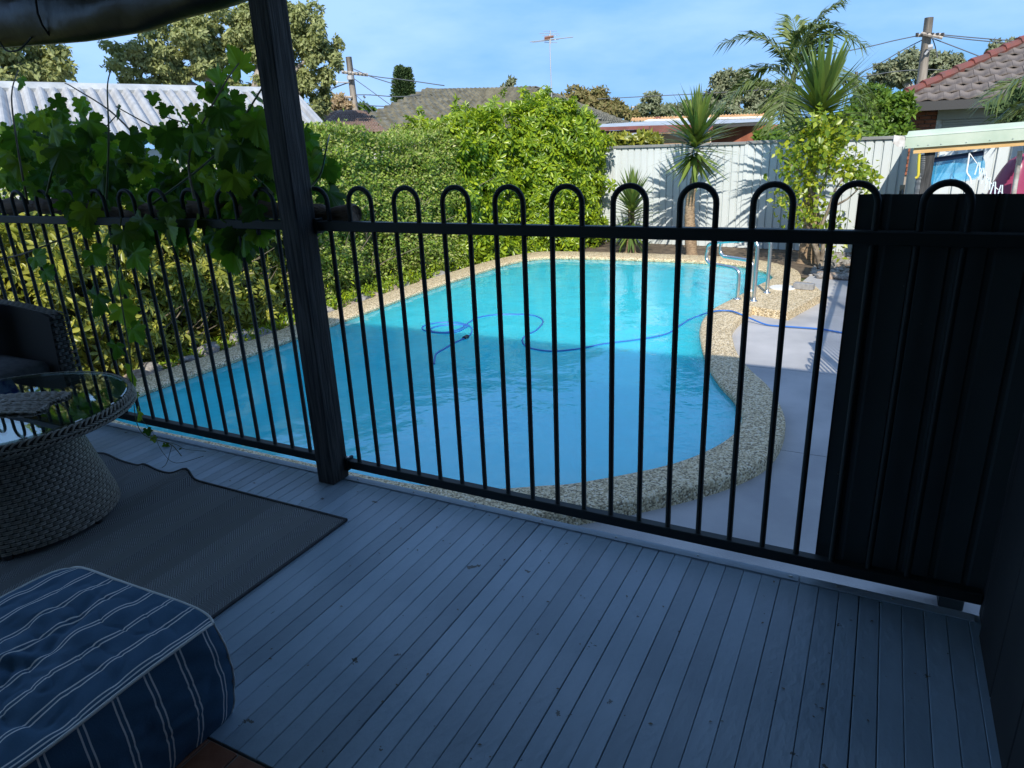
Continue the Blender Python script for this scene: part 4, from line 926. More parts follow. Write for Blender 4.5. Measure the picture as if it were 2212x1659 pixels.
y2b = P(1740,566,Y=11.4); yucca('tallest yucca rising behind the lemon tree', (y2b[0],y2b[1],-.52), [(y2b[0],y2b[1],-.55), P(1752,480,Y=11.4), P(1748,400,Y=11.4), P(1762,310,Y=11.4), P(1768,265,Y=11.4)], P(1766,275,Y=11.4), P(1774,215,Y=11.4), 210, .90, 1.3, -30, .13, .06)
y3b = P(1362,545,Y=11.75); yucca('short bushy yucca beside the umbrella-leaf hedge', (y3b[0],y3b[1],-.52), [(y3b[0],y3b[1],-.55), (y3b[0],y3b[1],.3)], (y3b[0],y3b[1],-.2), P(1368,418,Y=11.75), 170, .55, 1.5, -40, .09, .05)
# ================================================================== LEMON TREE
lt = thing('lemon_tree', 'sparse yellow-green lemon tree in front of the pale fence', 'tree', tuple(P(1772,572,Y=11.0)))
b0 = P(1772,574,Y=11.0); stems = [[b0, P(1765,520,Y=11.0), P(1790,450,Y=10.95), P(1810,400,Y=10.9), P(1850,360,Y=10.9)], [b0, P(1778,520,Y=11), P(1762,440,Y=11), P(1740,380,Y=11), P(1725,320,Y=11)], [b0, P(1752,510,Y=10.9), P(1730,455,Y=10.8), P(1700,420,Y=10.8)], [P(1762,440,Y=11), P(1790,360,Y=11), P(1800,290,Y=11), P(1810,262,Y=11)], [P(1790,450,Y=10.95), P(1830,430,Y=10.9), P(1862,400,Y=10.9)], [P(1740,380,Y=11), P(1700,350,Y=10.9), P(1690,335,Y=10.9)]]
for s_ in stems:
    pts = catmull(s_, 5); MB().tube(pts, np.linspace(.034 if s_[0] is b0 else .02, .006, len(pts)), 8).build('trunk' if s_[0] is b0 else 'branch', M['trunk_bark'], lt, True)
pos = []
for u, v, ru, rv, k in ((1770,320,55,45,330), (1735,385,52,45,240), (1800,290,45,35,240), (1855,372,34,36,150), (1712,335,30,40,130), (1745,462,48,42,170), (1775,262,30,22,110), (1800,500,30,40,60), (1700,430,30,30,60), (1810,350,40,40,120), (1875,400,18,26,40)):
    k = int(k*1.4); g = rng.normal(size=(k,2))*.55; 
    for a in g: pos.append(P(u+a[0]*ru, v+a[1]*rv, Y=11.0+rng.normal()*.25))
pos = np.array(pos); K = len(pos); scatter('foliage', LEAF_V, LEAF_F, pos, rvec(K)+np.array([0,0,-.3]), rvec(K)+np.array([.2,-.5,.8]), rng.uniform(.06,.115,K), M['citrus_leaf'], lt, width=1.15)
# ================================================================== PALMS
def frond(pts3, leaf, nm='frond', parent=None, n=44, droop=.35, m_='palm_leaf', narrow=.085):
    pts = catmull(pts3, 12); k = len(pts); mb = MB(); mb.tube(pts, np.linspace(.018,.004,k), 5)
    for i in range(n):
        t_ = .12+.88*i/n; j = min(k-2, int(t_*(k-1))); p = pts[j]; tg = pts[j+1]-pts[j]; tg = tg/np.linalg.norm(tg)
        sd = np.cross(tg, [0,0,1]); sd = sd/(np.linalg.norm(sd)+1e-6); L_ = leaf*(.45+.55*math.sin(math.pi*min(1,.15+t_*.8)))*random.uniform(.85,1.1)
        for s in (-1,1):
            d = tg*.75+sd*s*random.uniform(.6,1.0)+np.array([0,0,random.uniform(-.1,.35)]); d = d/np.linalg.norm(d); w = np.cross(d, tg); w = w/(np.linalg.norm(w)+1e-6)
            side_ = np.cross(d, w); q1 = p+d*L_*.45; q2 = p+d*L_+np.array([0,0,-droop*L_*random.uniform(.5,1.4)])
            h = narrow*L_*.5; mb.add([p, q1+side_*h, q2, q1-side_*h], [(0,1,2,3)])
    return mb.build(nm, M[m_], parent, label=None)
pc = P(1706,225,Y=14.5)
pl = thing('palm_tree', 'feathery palm with arching fronds behind the boundary fence', 'palm', (pc[0],pc[1],-.53))
MB().tube(catmull([(pc[0]+.1,pc[1],-.55), (pc[0]+.06,pc[1],.5), tuple(pc)], 6), np.linspace(.11,.07,13), 12).build('trunk', M['trunk_bark'], pl, True)
MB().tube(catmull([tuple(pc+np.array([0,0,-.1])), P(1712,180,Y=14.5), P(1722,130,Y=14.5)], 6), np.linspace(.075,.03,13), 12).build('crown_shaft', M['stem_green'], pl, True)
for ch_, dy, nn in ((((1715,160),(1735,95),(1770,40),(1816,4)),.2,46), (((1710,165),(1690,120),(1640,80),(1566,92)),-.2,46), (((1718,165),(1745,120),(1800,75),(1868,98)),-.3,46), (((1708,180),(1680,150),(1640,150),(1600,188)),.5,40), (((1706,190),(1660,185),(1610,185),(1556,232)),-.7,40), (((1722,170),(1790,165),(1850,180),(1890,250)),.6,40), (((1716,165),(1722,110),(1720,70),(1712,40)),.5,36), (((1716,170),(1760,150),(1800,160),(1835,205)),-.8,36), (((1712,175),(1700,200),(1690,240),(1680,290)),-.6,30), (((1715,160),(1728,110),(1748,70),(1790,50)),-.4,40)):
    frond([P(u, v, Y=14.5+dy*i/3) for i, (u, v) in enumerate(ch_)], .62, parent=pl, n=nn)
p2 = P(2290,205,Y=9.2)
pl2 = thing('palm_tree', 'green palm fronds arching over the shelter roof', 'palm', (p2[0],p2[1],-.53))
MB().tube([(p2[0],p2[1],-.55), tuple(p2)], [.09,.06], 12).build('trunk', M['trunk_bark'], pl2, True)
for ch_, dy in ((((2290,205),(2240,175),(2190,180),(2130,222)),-.3), (((2290,205),(2260,215),(2200,235),(2150,262)),.2)):
    frond([P(u, v, Y=9.2+dy*i/3) for i, (u, v) in enumerate(ch_)], .42, parent=pl2, n=34)
# ================================================================== TREES AROUND
def crown(par, blobs, d, leafm, size, n, flat=0, droopy=.0, hollow=.55, tv=LEAF_V, tf_=LEAF_F, nm='crown', airy=False):
    """blobs: (u, v, ru, rv) in survey pixels at distance d; leaves spread through uneven ellipsoid clumps"""
    pos, nr = [], []; tot = sum(b_[2]*b_[3] for b_ in blobs)
    for u, v, ru, rv in blobs:
        k = max(20, int(n*ru*rv/tot)); sc = d*np.linalg.norm(ray(u, v))/math.hypot(*ray(u, v)[:2])/FPX/np.linalg.norm(ray(u, v))*1.0
        w = ray(u, v); sc = d/math.hypot(w[0], w[1])/FPX
        c = PD(u, v, d+random.uniform(-.6,.6)*ru*sc)
        # clumps inside each blob
        nc = max(6, int(rng.integers(9, 14))); cc = rvec(nc)*(rng.random((nc,1))**.4)*.85; cr = rng.uniform(.28,.5,nc)
        if airy: nc = 22; cc = rvec(nc)*(rng.random((nc,1))**.35)*1.0; cr = rng.uniform(.16,.33,nc)
        ci = rng.integers(0, nc, k); dir_ = rvec(k); rad = (hollow+(1-hollow)*rng.random(k)**.6)
        q = cc[ci]+dir_*(cr[ci]*rad)[:, None]
        q *= (1+.12*wob(q*3+u)[:, None]); pos.append(c+q*np.array([ru, ru, rv])*sc); nr.append(unit(q*.4+dir_))
    pos = np.concatenate(pos); nr = np.concatenate(nr); K = len(pos)
    ax = rvec(K)+np.array([0,0,-droopy*2.0]); nrm_ = nr+np.array([0,0,.4])+rng.normal(size=(K,3))*.5
    return scatter(nm, tv, tf_, pos, ax, nrm_, size*rng.uniform(.6,1.3,K), leafm, par)
def limb(par, chain, d, r0, r1, m_='gum_bark', nm='limb', dd=0):
    pts = catmull([PD(u, v, d+dd*i) for i, (u, v) in enumerate(chain)], 6); return MB().tube(pts, np.linspace(r0, r1, len(pts)), 8).build(nm, M[m_], par, True)
def tree(name, label, cat, d, base_uv, blobs, leafm, size, n, limbs=(), trunk_r=.25, droopy=.0, bark='gum_bark', group=None, top=None, hollow=.55):
    b_ = PD(*base_uv, d); to = thing(name, label, cat, (b_[0], b_[1], -.53), group)
    tp = PD(*(top or (blobs[0][0], blobs[0][1])), d)
    MB().tube(catmull([(b_[0],b_[1],-.6), (b_[0]*.98+tp[0]*.02,b_[1]*.98+tp[1]*.02,(tp[2]-.5)*.5), tuple(tp)], 6), np.linspace(trunk_r, trunk_r*.35, 13), 10).build('trunk', M[bark], to, True)
    for ch_, r_ in limbs: limb(to, ch_, d, r_, r_*.35, bark)
    crown(to, blobs, d, M[leafm], size, n, droopy=droopy, hollow=hollow, airy=(leafm in ('gum_leaf','gum_far'))); return to
tree('gum_tree', 'large spreading gum tree behind the white corrugated roof', 'tree', 27, (545,300), [(300,118,78,38), (395,85,85,58), (480,55,75,60), (440,150,62,48), (350,160,42,26), (560,90,70,75), (640,55,62,62), (692,110,52,62), (668,185,44,52), (600,190,60,55), (690,225,26,34), (505,215,58,42), (290,185,32,26), (330,205,26,18), (640,245,40,28)], 'gum_leaf', .15, 52000,
     [(((545,260),(480,190),(400,150),(360,140)),.16), (((400,150),(340,140),(290,125)),.07), (((545,260),(560,150),(600,80)),.18), (((550,250),(620,170),(680,110)),.12), (((430,170),(420,110),(390,80)),.08), (((600,230),(660,190),(700,150)),.08), (((440,165),(370,155),(355,150)),.07)], .42, .35)
tree('gum_tree', 'dark gum tree showing under the rolled blind', 'tree', 24, (30,260), [(40,135,80,42), (110,128,46,40), (10,165,60,35), (75,170,45,26), (135,150,20,28), (20,20,110,70), (-90,70,100,80), (-20,-110,120,80), (90,-60,80,70), (-120,-60,110,90), (10,-240,120,80), (-110,-220,110,80)], 'gum_leaf', .17, 42000, [(((30,230),(60,170),(110,150)),.09)], .3, .3)
tree('shrub_tree', 'tan dry-leaved shrub left of the utility pole', 'tree', 36, (728,260), [(728,222,22,18), (712,235,18,14), (750,232,14,10)], 'dry_leaf', .26, 900, (), .08, bark='twig')
tree('garden_tree', 'small green tree beside the pole base', 'tree', 40, (790,260), [(783,236,18,9), (800,240,10,6)], 'bush_leaf', .28, 500, (), .08, bark='twig')
tree('garden_tree', 'thin young tree tip above the mossy roof ridge', 'tree', 46, (1105,230), [(1105,180,10,13), (1100,190,9,10), (1084,192,7,7)], 'gum_far', .26, 420, (), .05, bark='twig')
tree('street_tree', 'brownish green round tree right of the antenna', 'tree', 44, (1265,270), [(1240,210,32,18), (1275,207,34,20), (1305,220,22,16), (1330,228,14,12), (1215,222,18,10), (1255,232,50,18), (1305,240,40,14)], 'brown_leaf', .22, 10000, (), .2, bark='twig')
tree('street_tree', 'orange tinged tree low behind the grey roof', 'tree', 52, (1345,275), [(1340,244,20,11), (1362,247,14,9)], 'brown_leaf', .36, 900, (), .15, bark='twig')
tree('gum_tree', 'far grey-green gum tree above the low house roofs', 'tree', 62, (1415,275), [(1408,214,20,13), (1418,236,28,15), (1392,240,22,13), (1440,241,20,12)], 'gum_far', .3, 5000, [(((1415,255),(1412,225),(1405,210)),.12)], .25)
tree('gum_tree', 'distant hazy tree line by the power pole', 'tree', 90, (1480,275), [(1462,238,22,12), (1490,234,24,13), (1375,252,20,8)], 'gum_far', .6, 1400, (), .25)
tree('gum_tree', 'broad olive tree behind the yuccas', 'tree', 42, (1600,290), [(1572,172,34,20), (1600,165,22,14), (1558,192,32,22), (1605,205,60,30), (1660,205,46,34), (1540,222,32,24), (1690,225,34,30), (1590,240,70,20)], 'gum_far', .22, 15000, [(((1600,270),(1585,210),(1575,180)),.14)], .3)
tree('round_tree', 'dense bright green tree beside the brick house', 'tree', 17.5, (1885,330), [(1880,225,52,38), (1850,262,48,38), (1905,265,48,40), (1935,235,30,32), (1870,300,60,30), (1830,290,38,30), (1925,290,40,26)], 'bush_leaf', .13, 18000, (), .14, bark='twig')
tree('gum_tree', 'tall pale gum tree behind the lamp pole', 'tree', 48, (1990,260), [(1935,150,40,24), (1975,132,44,24), (2020,130,46,22), (2055,150,34,22), (1910,170,30,18), (1990,165,60,26)], 'gum_far', .24, 13000, [(((1990,230),(1960,170),(1930,150)),.14), (((1990,220),(2010,170),(2040,140)),.12)], .35, .2)
tree('gum_tree', 'gum tree tops peeking over the brick house roof', 'tree', 44, (2190,180), [(2160,105,24,14), (2190,97,22,12), (2215,105,20,14)], 'gum_far', .22, 3500, (), .25)
tree('shrub_tree', 'yellow-green shrub tops over the boundary fence', 'shrub', 14.6, (1370,330), [(1350,302,32,12), (1395,300,24,11), (1320,306,18,9), (1415,306,14,8)], 'schefflera_pale', .13, 2000, (), .03, bark='twig')
tree('shrub_tree', 'leafy shrub over the fence left of the tallest yucca', 'shrub', 14.2, (1700,330), [(1690,295,40,22), (1660,300,24,16), (1725,285,30,24)], 'bush_leaf', .12, 2600, (), .04, bark='twig')
tree('shrub_tree', 'dark shrub beside the roller shutter window', 'shrub', 11.5, (2180,290), [(2155,232,22,12), (2190,240,34,20), (2215,220,30,30)], 'pine_leaf', .09, 1800, (), .04, bark='twig')
# twin-topped Norfolk-style pine
np_ = PD(870, 240, 58); pine = thing('pine_tree', 'dark twin-topped pine above the mossy tiled roof', 'tree', (np_[0], np_[1], -.53))
sc = 58/FPX; cnt = 0
for (u0, vt, vb, w) in ((864,148,222,17), (880,152,222,13)):
    a = PD(u0, vt, 58); b_ = PD(u0+2, vb, 58); MB().tube([tuple(b_+np.array([0,0,-2.5])), tuple(a)], [.12,.02], 6).build('trunk', M['twig'], pine, True)
    pos, ax = [], []
    for lv in np.linspace(0, 1, 17):
        c = lerp(a, b_, lv); R_ = w*sc*(.18+.82*lv**.55)
        for k in range(16):
            an = 2*math.pi*k/16+lv*9; dr = np.array([math.cos(an), math.sin(an), .25])
            for t_ in np.linspace(.15, 1, 6):
                for q in range(2): pos.append(c+dr*R_*t_+rng.normal(size=3)*.05); ax.append(dr+rng.normal(size=3)*.4+np.array([0,0,.3]))
    pos = np.array(pos); K = len(pos); scatter('crown', LEAF_V, LEAF_F, pos, np.array(ax), rvec(K)+np.array([0,0,.6]), rng.uniform(.16,.3,K), M['pine_leaf'], pine)

# ================================================================== ROOFS AND HOUSES
def tiled(mb, A, B, C, D, nc, nr_, amp, step):
    """corrugated, stepped tile courses on the quad A(bottom left) B(bottom right) C(top right) D(top left)"""
    A, B, C, D = map(lambda p: np.array(p, float), (A, B, C, D)); nrm_ = np.cross(B-A, D-A); nrm_ /= np.linalg.norm(nrm_)
    if nrm_[2] < 0: nrm_ = -nrm_
    sub = 4; cols = nc*sub
    for r_ in range(nr_):
        rows = []
        for t_, off in ((r_/nr_, step), ((r_+1)/nr_, 0)):
            L0, R0 = lerp(A, D, t_), lerp(B, C, t_); row = []
            for i in range(cols+1):
                s = i/cols; ph = (s*nc) % 1.0; h = amp*(math.sin(2*math.pi*ph)*.5+.5)
                row.append(lerp(L0, R0, s)+nrm_*(off+h+.004*math.sin(r_*12.9+math.floor(s*nc)*78.2)))
            rows.append(row)
        V = rows[0]+rows[1]; mb.add(V, [(i, i+1, cols+1+i+1, cols+1+i) for i in range(cols)])
        # front lip of the course
        L0, R0 = lerp(A, D, r_/nr_), lerp(B, C, r_/nr_)
        V2 = rows[0]+[p-nrm_*step*1.6 for p in rows[0]]; mb.add(V2, [(i, cols+1+i, cols+2+i, i+1) for i in range(cols)])
def ridge(par, a, b_, r, m_, n):
    a, b_ = np.array(a), np.array(b_)
    for k in range(n):
        p0, p1 = lerp(a, b_, k/n), lerp(a, b_, (k+1.06)/n); MB().tube([p0, p1], [r*1.06, r*.94], 8).build('ridge_cap', M[m_], par)
# mossy hip-roofed house beyond the hedge
A_ = PD(923,198,36); B_ = PD(1146,193.5,37); B_[2] = A_[2]; C_ = PD(688,301,27); F_ = PD(1310,272,24); G_ = PD(1385,262,42)
C_[2] = F_[2] = G_[2] = 1.66
mh = thing('tiled_house', 'house with a mossy grey tiled hip roof beyond the hedge', 'house', (*(C_[:2]+F_[:2])/2, -.53))
mb = MB(); tiled(mb, C_, F_, B_, A_, 26, 15, .12, .11); mb.build('roof_tiles', M['tile_moss'], mh, kind='stuff')
mb = MB(); tiled(mb, F_, G_, B_+(G_-B_)*.02, B_, 24, 15, .12, .11); mb.build('roof_tiles', M['tile_moss'], mh, kind='stuff')
ridge(mh, A_, B_, .11, 'tile_moss', 26); ridge(mh, C_, A_, .11, 'tile_moss', 26); ridge(mh, F_, B_, .12, 'tile_moss', 28); ridge(mh, G_, B_, .11, 'tile_moss', 26)
A2 = PD(972,200,38); ridge(mh, A_+np.array([0,0,.05]), A2, .13, 'tile_moss', 6)
MB().prism([tuple(lerp(C_,F_,.03)[:2]), tuple(lerp(F_,C_,.03)[:2]), tuple(lerp(G_,B_,.05)[:2]), (lerp(C_,A_,.05)[0]-3, lerp(C_,A_,.05)[1]+9)], -.53, 1.60).build('wall', M['house_white'], mh)
MB().tube([C_+np.array([0,0,-.03]), F_+np.array([0,0,-.03])], .06, 6).build('gutter', M['house_white'], mh)
# small red-brown roof to its left
a, b_, c_, d_ = PD(735,214,30), PD(800,215,30), PD(842,290,26), PD(680,292,26); a = PD(733,243,30); b_ = PD(792,244,31); c_ = PD(835,285,26); d_ = PD(680,286,25.5)
rh = thing('tiled_house', 'low red-brown tiled roof left of the mossy roof', 'house', (*(c_[:2]+d_[:2])/2, -.53))
mb = MB(); tiled(mb, d_, c_, b_, a, 20, 12, .035, .03); mb.build('roof_tiles', M['tile_red_brown'], rh, kind='stuff')
e_ = PD(640,275,31); mb = MB(); tiled(mb, e_, d_, a+(d_-a)*.02, a, 14, 12, .035, .03); mb.build('roof_tiles', M['tile_red_brown'], rh, kind='stuff')
ridge(rh, a, b_, .1, 'tile_red_brown', 9); ridge(rh, d_, a, .1, 'tile_red_brown', 12); ridge(rh, e_, a, .1, 'tile_red_brown', 10)
MB().prism([tuple(d_[:2]+.4*np.array([0,1])), tuple(c_[:2]+.4*np.array([0,1])), tuple(c_[:2]+np.array([-3,6])), tuple(e_[:2]+np.array([-2,3]))], -.53, d_[2]-.1).build('wall', M['house_white'], rh)
# TV antenna
an0, an1 = PD(1193,232,31), PD(1187,74,31)
ant = thing('tv_antenna', 'tall television antenna on a thin mast over the roof', 'antenna', tuple(an0))
MB().tube([an0+np.array([0,0,-.6]), an1], .022, 6).build('mast', M['alu'], ant)
def bar(u0, v0, u1, v1, d, r, m_, nm): MB().tube([PD(u0,v0,d), PD(u1,v1,d)], r, 5).build(nm, M[m_], ant)
bar(1145,90.5,1238,80,31,.018,'alu','boom')
for u0, v0, u1, v1 in ((1173,67,1203,67), (1165,72,1208,73), (1170,77,1210,77), (1172,84,1207,85), (1176,92,1204,92), (1150,92,1200,86)): bar(u0, v0, u1, v1, 31.1, .010, 'alu', 'element')
bar(1189,66,1189.5,95,31,.03,'alu','bracket'); bar(1176,82,1196,79,31,.05,'antenna_red','balun_box'); bar(1176,86,1188,84,31,.035,'antenna_red','clamp')

# corrugated white roof behind the vine
wr_ = thing('corrugated_shed', 'long white corrugated roof building behind the grapevine', 'building', tuple(PD(330,320,15.5)*np.array([1,1,0])+np.array([0,0,-.53])))
R0, R1 = PD(-220,192,17.5), PD(640,216,20.0); R1[2] = R0[2]; E0, E1 = PD(-260,330,11.2), PD(722,300,14.5); E1[2] = E0[2]
mb = MB(); nn = 34
V = []
for i in range(nn*6+1):
    s = i/(nn*6); ph = i % 6; h = (0,.0,.07,.10,.10,.07)[ph]; V += [lerp(E0,E1,s)+np.array([0,0,h]), lerp(R0,R1,s)+np.array([0,0,h])]
mb.add(V, [(2*i, 2*i+2, 2*i+3, 2*i+1) for i in range(nn*6)]).build('roof_sheet', M['white_sheet'], wr_)
back = (R0-E0)*np.array([1,1,0])
MB().add([R0+(0,0,.03), R1+(0,0,.03), R1+back*.9+(0,0,-.9), R0+back*.9+(0,0,-.9)], [(0,1,2,3)]).build('roof_back', M['white_sheet'], wr_)
MB().tube([R0+np.array([0,0,.04]), R1+np.array([0,0,.04])], .13, 8).build('ridge_cap', M['grey_sheet'], wr_)
MB().tube([E1+np.array([0,0,.02]), R1+np.array([0,0,.02])], .06, 6).build('barge_cap', M['white_sheet'], wr_)
MB().prism([tuple(lerp(E0,R0,.04)[:2]), tuple(lerp(E1,R1,.04)[:2]), tuple((R1+back*.85)[:2]), tuple((R0+back*.85)[:2])], -.53, E0[2]-.06).build('wall', M['house_white'], wr_)

# low orange-brick house behind the fence
lh = thing('brick_house', 'low orange brick house with maroon fascia behind the fence', 'house', (*PD(1450,320,19)[:2], -.53))
def slab(par, nm, m_, quad, d, thick=.1, dd=None):
    dd = dd or (0,)*len(quad); f = [PD(u, v, d+e) for (u, v), e in zip(quad, dd)]; nv_ = unit(np.array([f[0][0], f[0][1], 0]))*thick; g = [p+nv_ for p in f]; k = len(f)
    return MB().add(f+g, [tuple(range(k)), tuple(range(2*k-1, k-1, -1))]+[(i, k+i, k+(i+1) % k, (i+1) % k) for i in range(k)]).build(nm, M[m_], par)
slab(lh, 'wall', 'brick_orange', [(1385,288),(1535,285),(1535,345),(1385,345)], 20, .3)
slab(lh, 'wall', 'brick_red', [(1536,276),(1700,268),(1700,345),(1536,345)], 21, .3)
slab(lh, 'fascia', 'maroon', [(1287,275),(1402,271),(1402,279),(1287,283)], 19.2, .12)
slab(lh, 'fascia', 'maroon', [(1291,283.5),(1402,279.3),(1402,286),(1291,290)], 19.3, .12)
slab(lh, 'fascia', 'maroon', [(1403,271),(1540,268),(1540,281),(1403,287)], 19.6, .12)
slab(lh, 'roof_sheet', 'grey_sheet', [(1290,274.5),(1545,267.5),(1660,262),(1660,256),(1400,262),(1300,268)], 19.9, .05, (0,0,1,3.5,3.5,3.5))
slab(lh, 'parapet', 'house_white', [(1390,262),(1668,254.5),(1668,250),(1400,258)], 24, .1)
slab(lh, 'eave', 'gutter_dark', [(1532,274),(1668,262),(1668,266),(1532,280)], 20.2, .1)
slab(lh, 'side_roof', 'grey_sheet', [(1300,298),(1330,300),(1402,289),(1390,285.5),(1308,292)], 17, .04, (0,0,.8,1.4,1.2))
slab(lh, 'side_wall', 'house_dark', [(1302,300),(1345,302),(1345,345),(1302,345)], 17.6, .1)
for k in range(9): slab(lh, 'window_louvre', 'grey_sheet', [(1305,301+k*1.6),(1335,302+k*1.6),(1335,303+k*1.6),(1305,302+k*1.6)], 17.3, .03)
oh_ = thing('tiled_house', 'orange tiled roof edge far behind the brick house', 'house', (*PD(1500,300,30)[:2], -.53))
a, b_ = PD(1362,262,30), PD(1668,255,30); c_, d_ = PD(1668,246,34), PD(1366,256,34); mb = MB(); tiled(mb, a, b_, c_, d_, 46, 5, .05, .03); mb.build('roof_tiles', M['brick_orange'], oh_, kind='stuff')
slab(oh_, 'wall', 'house_white', [(1370,263),(1660,256),(1660,330),(1370,330)], 31, .3); slab(oh_, 'roof_vent', 'ridge_red', [(1410,257),(1432,256.5),(1424,252),(1418,252)], 31, .4)

# red-brick house with a tiled hip roof on the right
Yf = 19.0
ec = P(1921,222,Y=Yf-.5); ez = ec[2]; wx = P(1962,240,Y=Yf)[0]
bh = thing('brick_house', 'red brick house with grey tiled hip roof beyond the shelter', 'house', (wx+3, Yf, -.53))
MB().box((wx+.03,Yf+.03,-.53), (wx+9,Yf+6,ez-.12)).build('wall_core', M['mortar'], bh)
brk = MB().bbox((-.112,-.03,-.036), (.112,.03,.036), .003).mesh('brick', M['brick_red'])
for r_ in range(17):
    for c in range(5):
        xx = wx+.115+c*.236+(.118 if r_ % 2 else 0)
        if xx < wx+1.02: inst('brick', brk, bh, (xx, Yf+.012, ez-.17-r_*.085))
brs = MB().bbox((-.03,-.112,-.036), (.03,.112,.036), .003).mesh('brick', M['brick_red'])
for r_ in range(17):
    for c in range(4): inst('brick', brs, bh, (wx+.012, Yf+.18+c*.236+(.118 if r_ % 2 else 0), ez-.17-r_*.085))
wx1 = P(2026,240,Y=Yf)[0]
win = MB().box((wx1,Yf-.02,-.1), (wx1+3.2,Yf+.025,ez-.14)).build('window', M['gutter_white'], bh)
for k in range(24): MB().bbox((wx1+.12,Yf-.045,ez-.46-.052*k), (wx1+3.1,Yf-.021,ez-.411-.052*k), .006).build('slat', M['shutter'], win)
MB().box((wx1+.0,Yf-.09,ez-.40), (wx1+3.2,Yf-.022,ez-.15)).build('shutter_box', M['shutter'], win)
gl_, gr_ = np.array([ec[0], Yf-.52, ez]), np.array([ec[0]+9, Yf-.52, ez])
MB().box((gl_[0]-.02,Yf-.62,ez-.20), (gr_[0],Yf-.50,ez-.02)).build('gutter', M['gutter_dark'], bh)
MB().box((gl_[0]-.02,Yf-.50,ez-.20), (gl_[0]+.10,Yf+6,ez-.02)).build('gutter', M['gutter_dark'], bh)
MB().box((gl_[0]+.1,Yf-.50,ez-.17), (gr_[0],Yf+.02,ez-.125)).build('eave_lining', M['gutter_dark'], bh)
MB().tube(catmull([(gl_[0]+.05,Yf-.5,ez-.2), (gl_[0]+.06,Yf-.45,ez-.36), (wx-.12,Yf-.15,ez-.52), (wx-.08,Yf-.08,ez-.68), (wx-.08,Yf-.08,ez-1.6)], 6), .05, 8).build('downpipe', M['gutter_dark'], bh, True)
sl = .47
hip_top = gl_+np.array([4.6, 4.6, 4.6*sl])
MB().add([gl_+(0,0,-.02), gr_+(0,0,-.02), hip_top+(4.4,0,-.04), hip_top+(0,0,-.04)], [(0,1,2,3)]).build('roof_underlay', M['gutter_dark'], bh)
MB().add([gl_+(0,9.2,-.02), gl_+(0,0,-.02), hip_top+(0,0,-.04)], [(0,1,2)]).build('roof_side', M['tile_grey'], bh)
tw, tl_ = .30, .355
def tile_mesh():
    V = []; n_ = 8
    for yy, zz in ((0,.03), (tl_*1.06,.0)):
        for i in range(n_+1):
            s = i/n_; V.append((s*tw, yy*math.cos(math.atan(sl)), yy*math.sin(math.atan(sl))+zz+.022*math.cos(2*math.pi*s)*(1 if s < .75 else .6)))
    for i in range(n_+1): V.append((V[i][0], V[i][1]+.004, V[i][2]-.028))
    k = n_+1; return MB().add(V, [(i, i+1, k+i+1, k+i) for i in range(n_)]+[(i, 2*k+i, 2*k+i+1, i+1) for i in range(n_)]).mesh('roof_tile', M['tile_grey'])
tm = tile_mesh(); cnt = 0
for r_ in range(14):
    run = r_*tl_*math.cos(math.atan(sl)); z0 = ez+run*sl; x0 = gl_[0]+run+.02
    for c in range(26):
        xx = x0+c*tw*1.0+(.0 if r_ % 2 else .1)
        if xx > gl_[0]+6.6 or cnt >= 290: continue
        inst('roof_tile', tm, bh, (xx, gl_[1]+run, z0+random.uniform(-.004,.006))); cnt += 1
for k in range(15):
    p0, p1 = lerp(gl_, hip_top, k/15), lerp(gl_, hip_top, (k+1.07)/15); MB().tube([p0+np.array([0,0,.05]), p1+np.array([0,0,.02])], [.11,.09], 8).build('ridge_cap', M['ridge_red'], bh)

# ================================================================== SHELTER with pale green roof
c3 = lambda x_, y_: (1865.2+.2315*x_, 54.9+.2315*y_)
YS = 8.2
sh = thing('shelter', 'low lean-to shelter with a pale green metal roof', 'shelter', (1.0, YS+.5, ZP))
a, b_, c_, d_ = P(*c3(385,1150),Y=YS), P(*c3(1900,1040),Y=YS), P(*c3(1900,925),Y=YS), P(*c3(395,1045),Y=YS)
bk_ = np.array([0,.45,0])
MB().add([a,b_,c_,d_, a+(0,.03,0),b_+(0,.03,0),c_+(0,.03,0),d_+(0,.03,0)], [(0,1,2,3),(7,6,5,4),(0,4,5,1),(1,5,6,2),(2,6,7,3),(3,7,4,0)]).build('barge_flashing', M['pale_green'], sh)
rs = MB(); n_ = 30; V = []
for i in range(n_+1):
    yy = .45*i/n_; h = .018*math.sin(i*2.1)
    V += [d_+np.array([0,yy,h]), c_+np.array([0,yy,h])]
rs.add(V, [(2*i, 2*i+1, 2*i+3, 2*i+2) for i in range(n_)]).build('roof_sheet', M['pale_green'], sh)
MB().add([d_+(0,-.004,0), c_+(0,-.004,0), c_+(0,.10,.055), d_+(0.02,.10,.055)], [(0,1,2,3)]).build('roof_capping', M['pale_green'], sh)
a2, b2 = P(*c3(463,1197),Y=YS+.03), P(*c3(1900,1092),Y=YS+.03); h_ = np.array([0,0,.115])
MB().add([a2,b2,b2+h_,a2+h_, a2+(0,.05,0),b2+(0,.05,0),b2+h_+(0,.05,0),a2+h_+(0,.05,0)], [(0,1,2,3),(7,6,5,4),(0,4,5,1),(1,5,6,2),(2,6,7,3),(3,7,4,0)]).build('timber_beam', M['new_timber'], sh)
g0 = P(*c3(385,1085),Y=YS); gp = [(-.10,.07), (-.10,.0), (-.06,-.035), (.0,-.035), (.0,.05)]
V = [(g0[0]+x_, g0[1]-.02+e, g0[2]-.01+z_) for e in (0,.5) for x_, z_ in gp]
MB().add(V, [(i,i+1,6+i,5+i) for i in range(4)]+[(0,1,2,3,4),(5,6,7,8,9)]).build('gutter', M['gutter_white'], sh)
